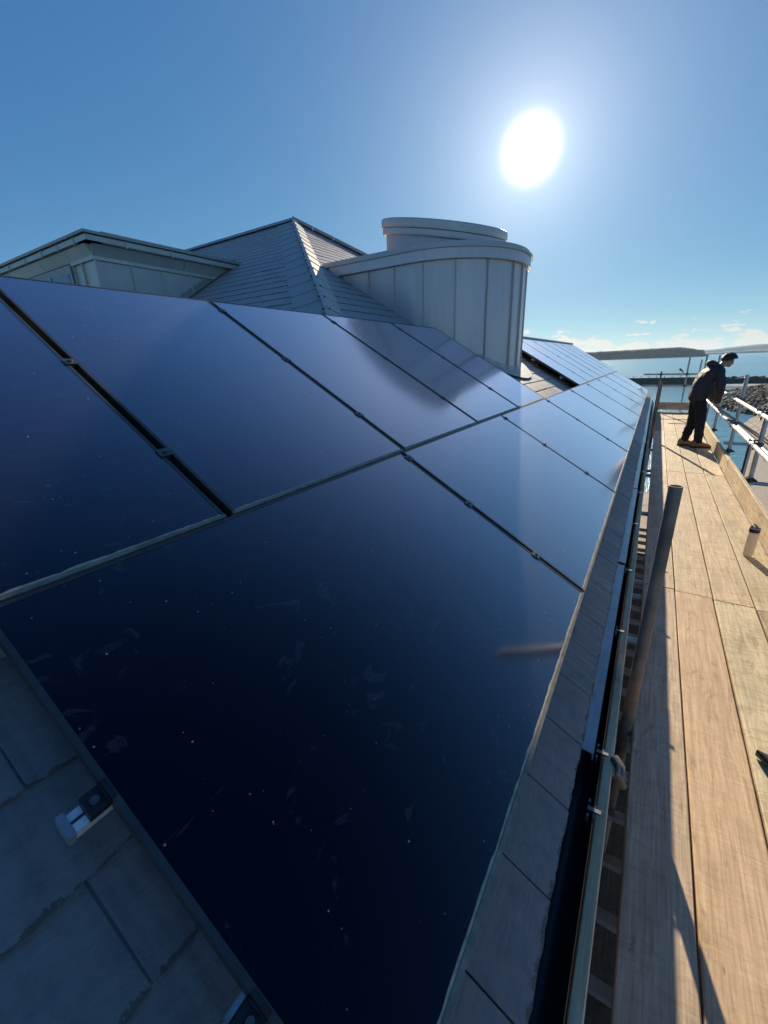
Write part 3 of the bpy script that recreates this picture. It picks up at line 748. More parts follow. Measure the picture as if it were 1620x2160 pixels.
def build_housing():
    """rounded zinc clad housing rising out of the roof, with a round drum and cap on top"""
    cx, cy, r = -2.9, 4.82, 1.2; z0, z1 = 0.5, 2.30
    def arc(a0, a1, rr, n): return [(cx + rr * math.cos(a0 + (a1 - a0) * k / n), cy + rr * math.sin(a0 + (a1 - a0) * k / n)) for k in range(n + 1)]
    body = thing_part = MB()
    def outline(rr, xl=-5.2): return [(xl, cy - rr)] + arc(-math.pi / 2, math.pi / 2, rr, 40) + [(xl, cy + rr)]
    core = body.prism(outline(r - 0.012), z0, z1 - 0.005).build('zinc_housing', 'zinc_dark', BLD, True)
    # path length along the wall, from far left on the flat to round the curve
    def wall_pt(u, off=0.0):
        if u < 0: return Vector((cx + u, cy - r - off, 0)), Vector((0, -1, 0))
        a = -math.pi / 2 + u / r
        if a < math.pi / 2: return Vector((cx + (r + off) * math.cos(a), cy + (r + off) * math.sin(a), 0)), Vector((math.cos(a), math.sin(a), 0))
        e = u - math.pi * r
        return Vector((cx - e, cy + r + off, 0)), Vector((0, 1, 0))
    us = [-2.0, -1.52, -1.08, -0.65, -0.23, 0.20, 0.645, 1.08, 1.55, 1.82, 2.2, 2.65, 3.1, 3.55, 4.0, 4.4]
    for a, b in zip(us[:-1], us[1:]):
        n = 8; mb = MB(); vs = []; fs = []
        for k in range(n + 1):
            u = a + 0.006 + (b - a - 0.012) * k / n
            bulge = 0.004 * math.sin(math.pi * k / n)
            p, nn = wall_pt(u, bulge)
            vs += [(p.x, p.y, z0), (p.x, p.y, z1)]
        for k in range(n): fs.append((2 * k, 2 * k + 2, 2 * k + 3, 2 * k + 1))
        mb.add(vs, fs).build('zinc_panel', 'zinc', core, True)
    for u in us:
        p, nn = wall_pt(u, 0.014); t = Vector((-nn.y, nn.x, 0)); w = 0.008
        mb = MB(); vs = [p + t * a + nn * b + Vector((0, 0, z)) for z in (z0, z1 - .004) for a, b in ((-w, -.016), (w, -.016), (w, .012), (-w, .012))]
        mb.add(vs, [(0, 1, 2, 3), (4, 7, 6, 5), (0, 4, 5, 1), (1, 5, 6, 2), (2, 6, 7, 3), (3, 7, 4, 0)]); mb.build('standing_seam', 'zinc_dark', core)
    def band(rr, za, zb, name, mat, xl=-4.62):
        return MB().prism(outline(rr, xl), za, zb).build(name, mat, core, True)
    band(r + 0.062, 2.303, 2.425, 'coping_fascia', 'zinc', -4.22)
    band(r + 0.085, 2.427, 2.455, 'coping_edge', 'zinc_dark', -4.28)
    band(r + 0.045, 2.457, 2.50, 'coping_top', 'zinc_dark', -4.35)
    # drum with an oval, gently pitched lid falling towards the eaves
    def oval(prof, name, mat, parent, tilt=True, n=72):
        vs = []; fs = []
        for k_, z in prof:
            for i in range(n):
                a = 2 * math.pi * i / n; x = 0.965 * k_ * math.cos(a); y = 0.834 * k_ * math.sin(a)
                vs.append((cx - 0.04 + x, cy - 0.03 + y, z + ((-0.222 * x + 0.082 * y) if tilt else 0)))
        m_ = len(prof)
        for q in range(m_ - 1):
            for i in range(n): fs.append((q * n + i, q * n + (i + 1) % n, (q + 1) * n + (i + 1) % n, (q + 1) * n + i))
        fs += [tuple(range(n - 1, -1, -1)), tuple(range((m_ - 1) * n, m_ * n))]
        return MB().add(vs, fs).build(name, mat, parent, True)
    drum = oval([(0.925, 2.30), (0.925, 2.80)], 'flue_drum', 'zinc_dark', BLD)
    oval([(0.90, 2.782), (0.978, 2.783), (0.982, 2.79), (0.982, 2.862), (0.965, 2.866)], 'cap_ring', 'zinc_dark', drum)
    oval([(0.955, 2.868), (0.996, 2.869), (1.0, 2.876), (1.0, 2.972), (0.985, 2.984), (0.6, 2.992), (0.02, 2.995)], 'cap_lid', 'zinc_dark', drum)
    # small vent flap and cable under the cap
    p = Vector((cx + 0.90 * math.cos(RAD(200)), cy + 0.82 * math.sin(RAD(200)), 2.93))
    MB().path([p + Vector((0, 0, .03)), p + Vector((-.035, .0, -.05)), p + Vector((-.02, 0, -.17)), p + Vector((.02, 0, -.26)), p + Vector((.02, 0, -.38))], 0.006, 6).build('cable', 'clamp_black', drum)
    # lead apron at the foot, on the eaves side
    ps = []
    n = 18
    mb = MB(); vs = []; fs = []
    for k in range(n + 1):
        a = -0.75 + 1.75 * k / n
        for rr in (r - 0.02, r + 0.02, r + 0.20):
            x = cx + rr * math.cos(a); y = cy + rr * math.sin(a); t = -(x - NRM.x * OFF) / CT
            z = roof_pt(0, t, OFF).z
            z = z + (0.15 if rr < r else 0.022)
            vs.append((x, y, z))
    for k in range(n):
        for j in range(2): fs.append((3 * k + j, 3 * k + j + 1, 3 * k + 4 + j, 3 * k + 3 + j))
    mb.add(vs, fs).build('lead_apron', 'lead_sunlit_slate', core, True)
build_housing()

def build_dormer():
    x1, y0, zt = -6.62, 1.46, 2.58
    core = MB().box(-13.5, x1 - 0.012, y0 + 0.012, 6.2, 0.7, zt + .1).build('dormer', 'zinc_grey_dark', BLD)
    # standing seam panels on the side (facing +X) and the front (facing -Y)
    ys = [y0, 1.95, 2.42, 2.92, 3.6]
    for a, b in zip(ys[:-1], ys[1:]):
        MB().box(x1 - 0.012, x1, a + 0.006, b - 0.006, 0.7, zt - 0.04).build('zinc_panel', 'zinc_grey', core)
    for y in ys[:-1]: MB().box(x1 - 0.01, x1 + 0.022, y - 0.009, y + 0.009, 0.7, zt - 0.03).build('standing_seam', 'zinc_grey', core)
    for a, b in ((-6.62, -6.95), (-6.95, -7.2)):
        MB().box(b + 0.006, a - 0.006, y0, y0 + 0.012, 0.7, zt - 0.04).build('zinc_panel', 'zinc_grey', core)
    for x in (-6.95, -7.2): MB().box(x - .01, x + .01, y0 - .03, y0 + .01, 0.7, zt - .03).build('standing_seam', 'zinc_grey', core)
    MB().box(x1 - 0.03, x1 + 0.03, y0 - 0.03, 3.95, zt - 0.035, zt + 0.01).build('wall_trim', 'zinc_grey', core)
    MB().box(-7.25, x1 - 0.031, y0 - 0.03, y0 + 0.03, zt - 0.035, zt + 0.01).build('wall_trim', 'zinc_grey', core)
    # raked frieze boards under the eaves
    def frieze_side(a, b):
        vs = [(x, y, z) for y in (a + .004, b - .004) for x, z in ((x1 - .02, zt + .012), (x1 + .012, zt + .012), (x1 + .075, zt + .15), (x1 - .02, zt + .15))]
        MB().add(vs, [(0, 1, 2, 3), (7, 6, 5, 4), (0, 4, 5, 1), (1, 5, 6, 2), (2, 6, 7, 3), (3, 7, 4, 0)]).build('frieze_panel', 'zinc_grey', core)
    for a, b in ((y0 - .02, 2.8), (2.8, 4.15)): frieze_side(a, b)
    def frieze_front(a, b):
        vs = [(x, y, z) for x in (a - .004, b + .004) for y, z in ((y0 + .02, zt + .012), (y0 - .012, zt + .012), (y0 - .075, zt + .15), (y0 + .02, zt + .15))]
        MB().add(vs, [(0, 1, 2, 3), (7, 6, 5, 4), (0, 4, 5, 1), (1, 5, 6, 2), (2, 6, 7, 3), (3, 7, 4, 0)]).build('frieze_panel', 'zinc_grey', core)
    for a, b in ((-6.62, -7.23), (-7.23, -8.15), (-8.15, -9.3), (-9.3, -11)): frieze_front(a, b)
    # fascia boxes along both eaves
    fx, fy = x1 + 0.17, y0 - 0.13
    for a, b in ((fy, 1.86), (1.86, 2.55), (2.55, 3.25), (3.25, 3.72), (3.72, 3.86)):
        o = MB().box(x1 - .1, fx, a + .005, b - .005, 2.735, 2.80).build('fascia_panel', 'zinc_grey', core)
        MB().box(fx - .01, fx + .012, b - .02, b, 2.715, 2.803).build('fascia_joint', 'zinc_grey', core)
    MB().box(x1 - .1, fx + 0.03, fy - .03, 3.92, 2.812, 2.845).build('roof_edge', 'zinc_grey_dark', core)
    xs = [fx, -6.78, -7.28, -7.82, -8.42, -9.1, -9.9, -10.8]
    for a, b in zip(xs[:-1], xs[1:]):
        MB().box(b + .005, a - .005, fy, y0 + .1, 2.735, 2.80).build('fascia_panel', 'zinc_grey', core)
        MB().box(b - .0, b + .02, fy - .012, fy + .01, 2.715, 2.803).build('fascia_joint', 'zinc_grey', core)
    MB().box(-13.5, x1 - .101, fy - .03, y0 + .3, 2.812, 2.845).build('roof_edge', 'zinc_grey_dark', core)
    MB().box(-13.4, x1 - .101, y0 + .3, 6.0, 2.70, 2.87).build('roof_deck', 'zinc_grey_dark', core)
    MB().box(x1 - .1, fx - .02, y0 + .1, 4.05, 2.846, 2.872).build('roof_deck', 'zinc_grey_dark', core)
    # window in the front wall
    w = MB(); w.box(-8.6, -7.24, y0 - .05, y0 + .01, 0.9, zt - 0.02); w = w.build('window_frame', 'zinc_grey_dark', core)
    MB().box(-8.5, -7.32, y0 - .056, y0 - .051, 0.98, zt - 0.12).build('window', 'window_glass', core)
    MB().box(-7.95, -7.9, y0 - .07, y0 - .057, 0.98, zt - 0.1).build('mullion', 'zinc_grey', core)
    # sloping lead at the roof junction
    vs = [(x1, y, 3.991 - (5.754 - y) * math.tan(TH) + .02) for y in (2.2, 3.9)] 
    mb = MB(); vv = [Vector(v) for v in vs]
    mb.add([vv[0], vv[1], vv[1] + Vector((.10, 0, 0)), vv[0] + Vector((.10, 0, 0)), vv[0] + Vector((0.012, 0, .08)), vv[1] + Vector((0.012, 0, .08))], [(0, 1, 2, 3), (0, 1, 5, 4)])
    mb.build('lead_soaker', 'zinc_grey_dark', core)
build_dormer()

# ------------------------------------------------------------------ solar panels
PL, PS, FR = 1.722, 1.134, 0.011          # long side, short side, frame lip
def panel_meshes(w, h):
    """w along the eaves, h up the slope; origin at the lower left corner of the top face"""
    glass = MB().box(FR - .002, w - FR + .002, FR - .002, h - FR + .002, -0.006, -0.0016).mesh('glass', 'cell_glass')
    fr = []
    for (x0, x1, y0, y1) in ((0, w, 0, FR), (0, w, h - FR, h), (0, FR, FR + .0005, h - FR - .0005), (w - FR, w, FR + .0005, h - FR - .0005)):
        fr.append(MB().box(x0, x1, y0, y1, -0.035, 0.0).mesh('frame_side', 'frame_dusty_sunlit' if y0 == 0 and x1 == w and x0 == 0 else 'frame_black'))  # lower lip: dust and its sunlit gleam painted as one pale colour
    back = MB().box(FR, w - FR, FR, h - FR, -0.011, -0.0065).mesh('backsheet', 'clamp_black')
    mb = MB(); n = 60; vs = []
    for i in range(n + 1):
        x = FR + 0.001 + (w - 2 * FR - 0.002) * i / n
        vs += [(x, FR + 0.0006, -0.0012), (x, FR + 0.004 + 0.004 * abs(mnoise.noise(Vector((x * 9, w, 2)))) + 0.003 * random.random(), -0.0014)]
    dust = mb.add(vs, [(2 * i, 2 * i + 2, 2 * i + 3, 2 * i + 1) for i in range(n)]).mesh('dust_line', 'dust', fix=False)
    return glass, fr, back, dust
LAND = panel_meshes(PL, PS); PORT = panel_meshes(PS, PL)
def clamp_mesh():
    mb = MB(); mb.box(-0.024, 0.024, -0.019, 0.019, 0.001, 0.004); mb.box(-0.0085, 0.0085, -0.019, 0.019, -0.035, 0.001)
    mb.tube((0, 0, 0.0045), (0, 0, 0.0105), 0.0075, 10)
    return mb.mesh('mid_clamp', 'clamp_metal')
CLAMP = clamp_mesh()
def panel(kind, s, t, label, group, clamps=()):
    mesh = LAND if kind == 'L' else PORT
    m = frame((0, 1, 0), UPS, roof_pt(s, t))
    j = Matrix.Translation((0, 0, random.uniform(-.0008, .0008))) @ Matrix.Rotation(random.uniform(-.0008, .0008), 4, 'X') @ Matrix.Rotation(random.uniform(-.0008, .0008), 4, 'Y')
    root = thing('solar_panel', label, 'solar panel', matrix=m @ j, group=group)
    link('glass', mesh[0], root); link('backsheet', mesh[2], root)
    for f in mesh[1]: link('frame_side', f, root)
    link('dust_line', mesh[3], root)
    w = PL if kind == 'L' else PS
    for c in clamps:
        link('mid_clamp', CLAMP, root, Matrix.Translation((w + 0.0104, c - t, 0)))
    return root
ORD = ['nearest', 'second', 'third', 'fourth', 'fifth', 'sixth', 'seventh', 'eighth', 'ninth']
PW, TW, T1 = PL + 0.0208, PS + 0.0208, 0.0526
RAILS_L, RAILS_U = (0.27, 0.675, 1.077), (1.49, 2.10, 2.715)
for k in range(9):
    lab = ['large black solar panel filling the foreground, nearest of the lower row',
           'black solar panel of the lower row, second from the camera'][k] if k < 2 else \
        ('black solar panel at the far end of the lower row' if k == 8 else '%s black solar panel from the camera in the lower row along the eaves' % ORD[k])
    panel('L', (k - 1) * PW, 0.0, lab, 'lower row of solar panels laid lengthways', RAILS_L if k < 8 else ())
UP = 1.1395
for k in range(5):
    lab = ['dark solar panel of the upper row at the left edge of the picture',
           'upper row solar panel with a wide black gap at its left edge',
           'third solar panel of the upper row from the left edge, below the slate hip',
           'upper row solar panel holding the dark reflection of the zinc housing',
           'last solar panel of the near upper row, right beside the zinc housing'][k]
    panel('P', T1 + (k - 2) * TW - (0.009 if k == 0 else 0), UP, lab, 'upright solar panels of the near upper row', RAILS_U if k < 4 else ())
for k in range(7):
    lab = 'first upright solar panel beyond the zinc housing, with dark open side' if k == 0 else \
        ('last upright solar panel at the far end of the roof' if k == 6 else '%s upright solar panel beyond the zinc housing' % ORD[k])
    panel('P', 6.30 + k * TW, UP, lab, 'upright solar panels beyond the zinc housing', RAILS_U if k < 6 else ())
def rail(s0, s1, t, label, end=True):
    m = frame((0, 1, 0), UPS, roof_pt(s0, t, 0)); L = s1 - s0
    r = thing('mounting_rail', label, 'mounting rail', matrix=m, group='aluminium rails under the solar panels')
    mb = MB(); z0, z1 = -0.077, -0.0365
    for (a, b, c, d) in ((-.019, -.010, z0, z1), (.006, .015, z0, z1 - .004), (-.010, .006, z0, z0 + .012), (.015, .021, z0, z0 + .018), (-.010, -.005, z1 - .004, z1), (.002, .006, z1 - .008, z1 - .004)):
        mb.box(0, L, a, b, c, d)
    mb.build('rail', 'aluminium', r)
    if end:
        MB().box(-0.012, -0.0005, -.021, .023, z0 - .002, z1 + .001).build('end_cap', 'grey_plastic', r)
    x = 0.4
    while x < L:
        mb = MB(); mb.box(x - .015, x + .015, -.04, .02, OFF + .002, OFF + .010); mb.box(x - .015, x + .015, -.0275, -.0205, OFF + .010, z1 - .01)
        mb.build('roof_hook', 'clamp_metal', r); x += 1.1
    return r
for t, q in zip(RAILS_L, ('lowest', 'middle', 'top')):
    s0 = {0.27: -1.775, 0.675: -1.797, 1.077: -1.735}[t]
    r = rail(s0, 13.98, t, 'aluminium rail under the nearest panel, its capped end over bare slate' if q == 'middle' else '%s aluminium rail under the lower row of panels' % q)
    if t < 1:                                     # end clamp that grips the nearest panel
        mb = MB(); a = -PW - s0
        mb.box(a - .034, a - .001, -.022, .016, -0.0364, -0.006); mb.box(a - .005, a + .008, -.022, .016, 0.0015, 0.0045); mb.box(a - .006, a - .0012, -.022, .016, -0.006, 0.0045)
        mb.build('end_clamp', 'clamp_black', r)
        MB().tube((a - .019, -.004, -0.006), (a - .019, -.004, 0.0), 0.0075, 12).build('clamp_bolt', 'clamp_metal', r, True)
for t, q in zip(RAILS_U, ('lowest', 'middle', 'top')):
    rail(-2.32, 3.50, t, '%s aluminium rail under the near upper row of panels' % q, False)
    r = rail(6.33, 14.4, t, '%s aluminium rail under the panels beyond the housing' % q, False)
# cable loops hanging at the open side of the far array
for t in (1.42, 2.05):
    p = [roof_pt(6.29, t + .10, -.035), roof_pt(6.285, t + .04, -.02), roof_pt(6.285, t - .02, -.035), roof_pt(6.285, t, -.065), roof_pt(6.285, t + .05, -.075), roof_pt(6.28, t + .05, -.105), roof_pt(6.28, t - .02, -.115), roof_pt(6.28, t - .09, -.10), roof_pt(6.28, t - .09, -.07)]
    tag(MB().path(p, 0.009, 8).build('roof_hook', 'clamp_metal', None, True), 'S-shaped metal hook %s the dark open side of the far panels' % ('low on' if t < 2 else 'high on'), 'hook', 'hooks under the far panels')

# ------------------------------------------------------------------ scaffold
SC = thing('scaffold', 'tubular steel scaffold with guard rails along the eaves', 'scaffold', (0.7, 5, DECK))
SO = Vector((0.7, 5, DECK)); TR = 0.02415
def sl_(p): return Vector(p) - SO
def stube(name, p0, p1, mat='galv', label=None, r=TR, wall=0.004):
    o = MB().tube(sl_(p0), sl_(p1), r, 20, wall=wall).build(name, mat, SC, True)
    if label: o['label'] = label
    return o
def coupler(parent, p, d1, d2, size=1.0):
    """double coupler: two half sleeves at right angles with bolts and a flap"""
    p = sl_(p); d1, d2 = Vector(d1).normalized(), Vector(d2).normalized(); n = d1.cross(d2).normalized(); mb = MB()
    a = p - n * 0.024 * size; b = p + n * 0.024 * size
    mb.tube(a - d1 * .028, a + d1 * .028, TR + .007, 14); mb.tube(b - d2 * .028, b + d2 * .028, TR + .007, 14)
    mb.bar(a - d2 * .06, a + d2 * .05, .03, .016, n); mb.bar(b - d1 * .065, b + d1 * .05, .03, .016, n)
    mb.tube(a + d2 * .045 - n * .05, a + d2 * .045 + n * .035, .008, 8); mb.tube(b + d1 * .045 - n * .035, b + d1 * .045 + n * .055, .008, 8)
    mb.tube(a + d2 * .045 - n * .05, a + d2 * .045 - n * .034, .015, 6); mb.tube(b + d1 * .045 + n * .04, b + d1 * .045 + n * .056, .015, 6)
    return mb.build('coupler', 'coupler_metal', parent, True)
XO = 1.27
# foreground stub, inner standards
stube('standard', (0.2565, -0.135, -1.9), (0.2585, -0.032, 0.552), 'galv_rusty', 'dull steel tube standing up at the deck edge in the foreground')
i2 = stube('standard', (0.2475, 8.25, -2.2), (0.2475, 8.30, 0.52), 'galv_rusty')
i3 = stube('standard', (0.250, 13.62, -2.2), (0.262, 13.62, 0.56), 'galv_rusty')
outer = []
for y, zt in ((2.3, 0.65), (4.42, 0.62), (6.30, 0.71), (8.57, 0.51), (10.9, 0.46), (13.3, 1.015)):
    outer.append((y, stube('standard', (XO, y + .02, -6.9), (XO, y, zt), 'galv')))
e1 = stube('standard', (0.915, 13.66, -2.4), (0.90, 13.66, 0.955), 'galv')
stube('standard', (1.21, 14.35, -2.4), (1.24, 14.35, 0.86), 'galv'); stube('standard', (1.58, 13.6, -2.4), (1.58, 13.6, 0.975), 'galv')
# guard rails
gu = stube('guard_rail', (1.217, -2.6, 0.335), (1.217, 9.05, 0.358), 'galv_pale'); gl = stube('guard_rail', (1.217, -2.6, -0.012), (1.217, 13.3, 0.012), 'galv_pale')
for y, st in outer:
    if y < 9: coupler(st, (1.2435, y, 0.35), (0, 0, 1), (0, 1, 0))
    coupler(st, (1.2435, y, 0.005), (0, 0, 1), (0, 1, 0))
    coupler(st, (XO, y, DECK + .20), (0, 0, 1), (1, 0, 0))
for y in (1.2, 6.95): 
    MB().tube(sl_((1.217, y - .09, 0.346)), sl_((1.217, y + .09, 0.346)), TR + .006, 18).build('sleeve', 'galv', gu, True)
# end rails
er1 = stube('guard_rail', (-0.19, 13.69, 0.487), (1.60, 13.69, 0.465), 'galv'); er2 = stube('guard_rail', (-0.18, 13.69, 0.15), (1.60, 13.69, 0.135), 'galv')
for x in (0.26, 0.905): coupler(er1, (x, 13.665, 0.48), (1, 0, 0), (0, 0, 1)); coupler(er2, (x, 13.665, 0.145), (1, 0, 0), (0, 0, 1))
# ledgers and transoms under the boards
for z in (DECK - 0.125,):
    stube('ledger', (0.36, -2.6, z), (0.36, 14.0, z)); stube('ledger', (1.215, -2.6, z), (1.215, 14.0, z))
for y in (-2.2, -0.3, 0.75, 1.35, 1.6, 3.4, 5.3, 5.6, 7.4, 9.2, 9.6, 11.4, 13.2):
    stube('transom', (0.0, y, DECK - 0.068), (1.45, y, DECK - 0.068))
stube('transom', (1.19, 6.355, -0.31), (1.50, 6.355, -0.312)); stube('transom', (1.225, 4.475, -0.466), (1.95, 4.475, -0.472))
# lattice ladder beam below the gap
lb = thing('ladder_beam', 'grey ladder beam glimpsed in the gap between roof edge and deck', 'ladder beam', (0.25, 0, -1.13))
for x in (-0.34, 0.16): MB().tube((x, -2.5, 0), (x, 5.5, 0), 0.021, 12).build('chord', 'galv', lb, True)
for k in range(26):
    y = -1.84 + k * 0.235 + 0.06; MB().bar((-0.34, y, 0), (0.16, y, 0), 0.045, 0.03).build('rung', 'galv', lb)

# ---- boards
BD = 0.038
def board(name, x0, x1, y0, y1, ztop, mat, label, group, cat='plank', yaw=0.0, roll=0.0, on_edge=False):
    w, l = x1 - x0, y1 - y0; c = Vector(((x0 + x1) / 2, (y0 + y1) / 2, ztop))
    n = 14; vs = []; fs = []; h = BD if not on_edge else 0.225
    ch = 0.004
    prof = [(-w / 2, -ch), (-w / 2 + ch, 0), (w / 2 - ch, 0), (w / 2, -ch), (w / 2, -h + ch), (w / 2 - ch, -h), (-w / 2 + ch, -h), (-w / 2, -h + ch)]
    s = random.random() * 50
    for k in range(n + 1):
        y = -l / 2 + l * k / n
        dz = 0.0025 * mnoise.noise(Vector((s, y * .5, 0))); dx = 0.0022 * mnoise.noise(Vector((s + 9, y * .9, 0)))
        for i, (x, z) in enumerate(prof):
            ex = 0.0015 * mnoise.noise(Vector((s + i, y * 2.5, 3)))
            vs.append((x + dx + ex, y, z + dz))
    for k in range(n):
        for i in range(8): fs.append((k * 8 + i, k * 8 + (i + 1) % 8, (k + 1) * 8 + (i + 1) % 8, (k + 1) * 8 + i))
    fs += [tuple(range(7, -1, -1)), tuple(range(n * 8, n * 8 + 8))]
    o = MB().add(vs, fs).build(name, mat); o.location = c; o.rotation_euler = (0, roll, yaw)
    return tag(o, label, cat, group)
cols = [(0.2855, 0.4835), (0.4905, 0.7085), (0.7175, 0.9375), (0.9465, 1.166)]
runs = [(-2.55, 1.462, -0.012), (1.466, 5.425, -0.012), (5.432, 9.462, -0.012), (9.468, 13.55, 0.006)]
RUNW = ['nearest run', 'second run', 'third run', 'farthest run']
COLW = ['along the roof edge', 'second from the roof', 'third from the roof', 'beside the toe board']
mats = [['wood_grey', 'wood_orange', 'wood_yellow', 'wood_tan'], ['wood_grey', 'wood_tan', 'wood_tan', 'wood_pale'],
        ['wood_grey', 'wood_pale', 'wood_yellow', 'wood_pale'], ['wood_tan', 'wood_pale', 'wood_tan', 'wood_pale']]
desc = {'wood_grey': 'weathered grey-brown', 'wood_orange': 'smooth orange-brown', 'wood_yellow': 'yellowish', 'wood_tan': 'worn tan', 'wood_pale': 'pale'}
for r, (y0, y1, sk) in enumerate(runs):
    for c, (x0, x1) in enumerate(cols):
        dy = sk * (c - 0.5) * 1.6
        board('scaffold_board', x0, x1, y0 + dy + .004, y1 + (runs[min(3, r + 1)][2] if r < 3 else 0) * (c - 0.5) * 1.6 - .004, DECK + random.uniform(-.0015, .0015),
              mats[r][c], '%s deck board %s, %s of boards from the camera' % (desc[mats[r][c]], COLW[c], RUNW[r]), 'deck boards of the scaffold', yaw=random.uniform(-.0006, .0006))
tb = 'boards on edge along the deck'
board('toe_board', 1.171, 1.209, -2.5, 5.46, DECK + .226, 'wood_tan', 'near pale toe board on edge under the guard rails', tb, 'toe board', roll=0.035, on_edge=True)
board('toe_board', 1.176, 1.214, 5.44, 9.5, DECK + .227, 'wood_pale', 'toe board on edge behind the standing person', tb, 'toe board', roll=0.0, yaw=-0.004, on_edge=True)
board('toe_board', 1.182, 1.220, 9.505, 13.6, DECK + .226, 'wood_tan', 'toe board on edge at the far right of the deck', tb, 'toe board', on_edge=True)
o = board('toe_board', -0.019, 0.019, 0, 0.86, 0, 'wood_grey', 'short toe board across the far end of the deck', tb, 'toe board', on_edge=True)
o.location = (0.74, 13.6, DECK + .285); o.rotation_euler = (0, 0, math.pi / 2)
for k, (a, b) in enumerate(((-2.5, 1.465), (1.468, 5.43), (5.435, 9.4), (9.405, 13.4))):
    board('edge_board', 0.1735, 0.2065, a, b, -0.305, 'wood_orange', '%s weathered board on edge between gutter and deck' % ['nearest', 'second', 'third', 'farthest'][k], 'boards on edge beside the gutter', 'plank', on_edge=True, yaw=-0.0012)
# galvanised strap bracket over the edge board
MBk = MB().path([(0.200, -0.60, -0.322), (0.213, -0.605, -0.298), (0.226, -0.62, -0.305), (0.230, -0.65, -0.31), (0.243, -0.655, -0.35)], [0.012, 0.017, 0.018, 0.016, 0.013], 10)
tag(MBk.build('strap_bracket', 'galv_rusty', None, True), 'bent metal bracket hooked beside the weathered edge board', 'bracket')
# lower lift of boards seen through the gap
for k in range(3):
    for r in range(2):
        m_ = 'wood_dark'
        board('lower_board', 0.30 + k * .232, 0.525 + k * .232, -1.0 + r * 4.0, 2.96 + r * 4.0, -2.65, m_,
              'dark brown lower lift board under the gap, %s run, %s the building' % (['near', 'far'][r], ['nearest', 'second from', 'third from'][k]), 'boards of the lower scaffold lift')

# ------------------------------------------------------------------ bottle and shoe
def build_bottle():
    t = thing('water_bottle', 'clear plastic water bottle with dark lid standing on the deck', 'bottle', (1.022, 2.40, DECK + .002))
    MB().lathe([(0.0, 0.0), (0.030, 0.0), (0.035, 0.005), (0.0355, 0.02), (0.0355, 0.17), (0.0345, 0.172), (0.0355, 0.176), (0.0355, 0.212), (0.033, 0.218)], n=36, cap=False).build('body', 'bottle_plastic', t, True)
    MB().lathe([(0.0345, 0.216), (0.0365, 0.218), (0.0365, 0.250), (0.034, 0.256), (0.001, 0.258)], n=36).build('lid', 'cap_black', t, True)
    MB().lathe([(0.037, 0.2485), (0.0372, 0.2515), (0.0366, 0.255)], n=36).build('lid_rim', 'galv_pale', t, True)
    MB().path([(-.022, 0, .252), (-.024, 0, .272), (-.012, 0, .283), (.004, 0, .272), (.012, 0, .257)], 0.006, 8).build('spout', 'cap_black', t, True)
build_bottle()
def build_shoe():
    t = thing('black_shoe', 'pointed toe of a black shoe at the right edge of the deck', 'shoe', (0.735, 0.02, DECK + .002))
    mb = MB(); vs = []; fs = []; n = 12; m = 16
    for k in range(n + 1):
        u = k / n; w = 0.048 * (math.sin(min(1, u * 1.7 + .02) * math.pi / 2) ** 0.7) * (1 - 0.22 * max(0, u - .5)); h = 0.022 + 0.055 * u ** 1.3 + 0.012
        for i in range(m):
            a = 2 * math.pi * i / m; x = w * math.cos(a); z = h * 0.5 + h * 0.5 * math.sin(a)
            z = max(z, 0.0)
            vs.append((u * 0.27, x, z + 0.004 * (1 - u)))
    for k in range(n):
        for i in range(m): fs.append((k * m + i, k * m + (i + 1) % m, (k + 1) * m + (i + 1) % m, (k + 1) * m + i))
    fs += [tuple(range(m)), tuple(range((n + 1) * m - 1, n * m - 1, -1))]
    rot = Matrix.Rotation(RAD(-35), 4, 'Z')
    mb.add([rot @ Vector(v) for v in vs], fs).build('upper', 'cap_black', t, True)
    mb = MB(); mb.add([rot @ Vector(v) for v in [(0.07, -.012, .052), (.12, -.028, .066), (.13, -.022, .069), (.08, -.004, .056)]], [(0, 1, 2, 3)]); mb.build('stripe', 'white_paint', t)
build_shoe()

# ------------------------------------------------------------------ person
def skin_obj(name, nodes, edges, mat, parent, root=0, sub=2):
    me = bpy.data.meshes.new(name); bm = bmesh.new(); lay = bm.verts.layers.skin.verify(); vs = []
    for (p, r) in nodes:
        v = bm.verts.new(p); rr = r if isinstance(r, tuple) else (r, r); v[lay].radius = rr; vs.append(v)
    for a, b in edges: bm.edges.new((vs[a], vs[b]))
    vs[root][lay].use_root = True
    bm.to_mesh(me); bm.free(); me.materials.append(MATS[mat])
    o = link(name, me, parent)
    if mat in ('jacket', 'trousers'): sub = 4
    sk = o.modifiers.new('skin', 'SKIN'); sk.use_smooth_shade = True; sk.branch_smoothing = 0.6
    ss = o.modifiers.new('sub', 'SUBSURF'); ss.levels = sub; ss.render_levels = sub
    if mat in ('jacket', 'trousers'):
        for nm, sz, st in (('folds', 0.11, 0.035), ('creases', 0.035, 0.012)):
            tx = bpy.data.textures.get(nm) or bpy.data.textures.new(nm, 'CLOUDS'); tx.noise_scale = sz; tx.noise_depth = 2
            d = o.modifiers.new(nm, 'DISPLACE'); d.texture = tx; d.strength = st; d.mid_level = 0.5; d.texture_coords = 'LOCAL'
    return o
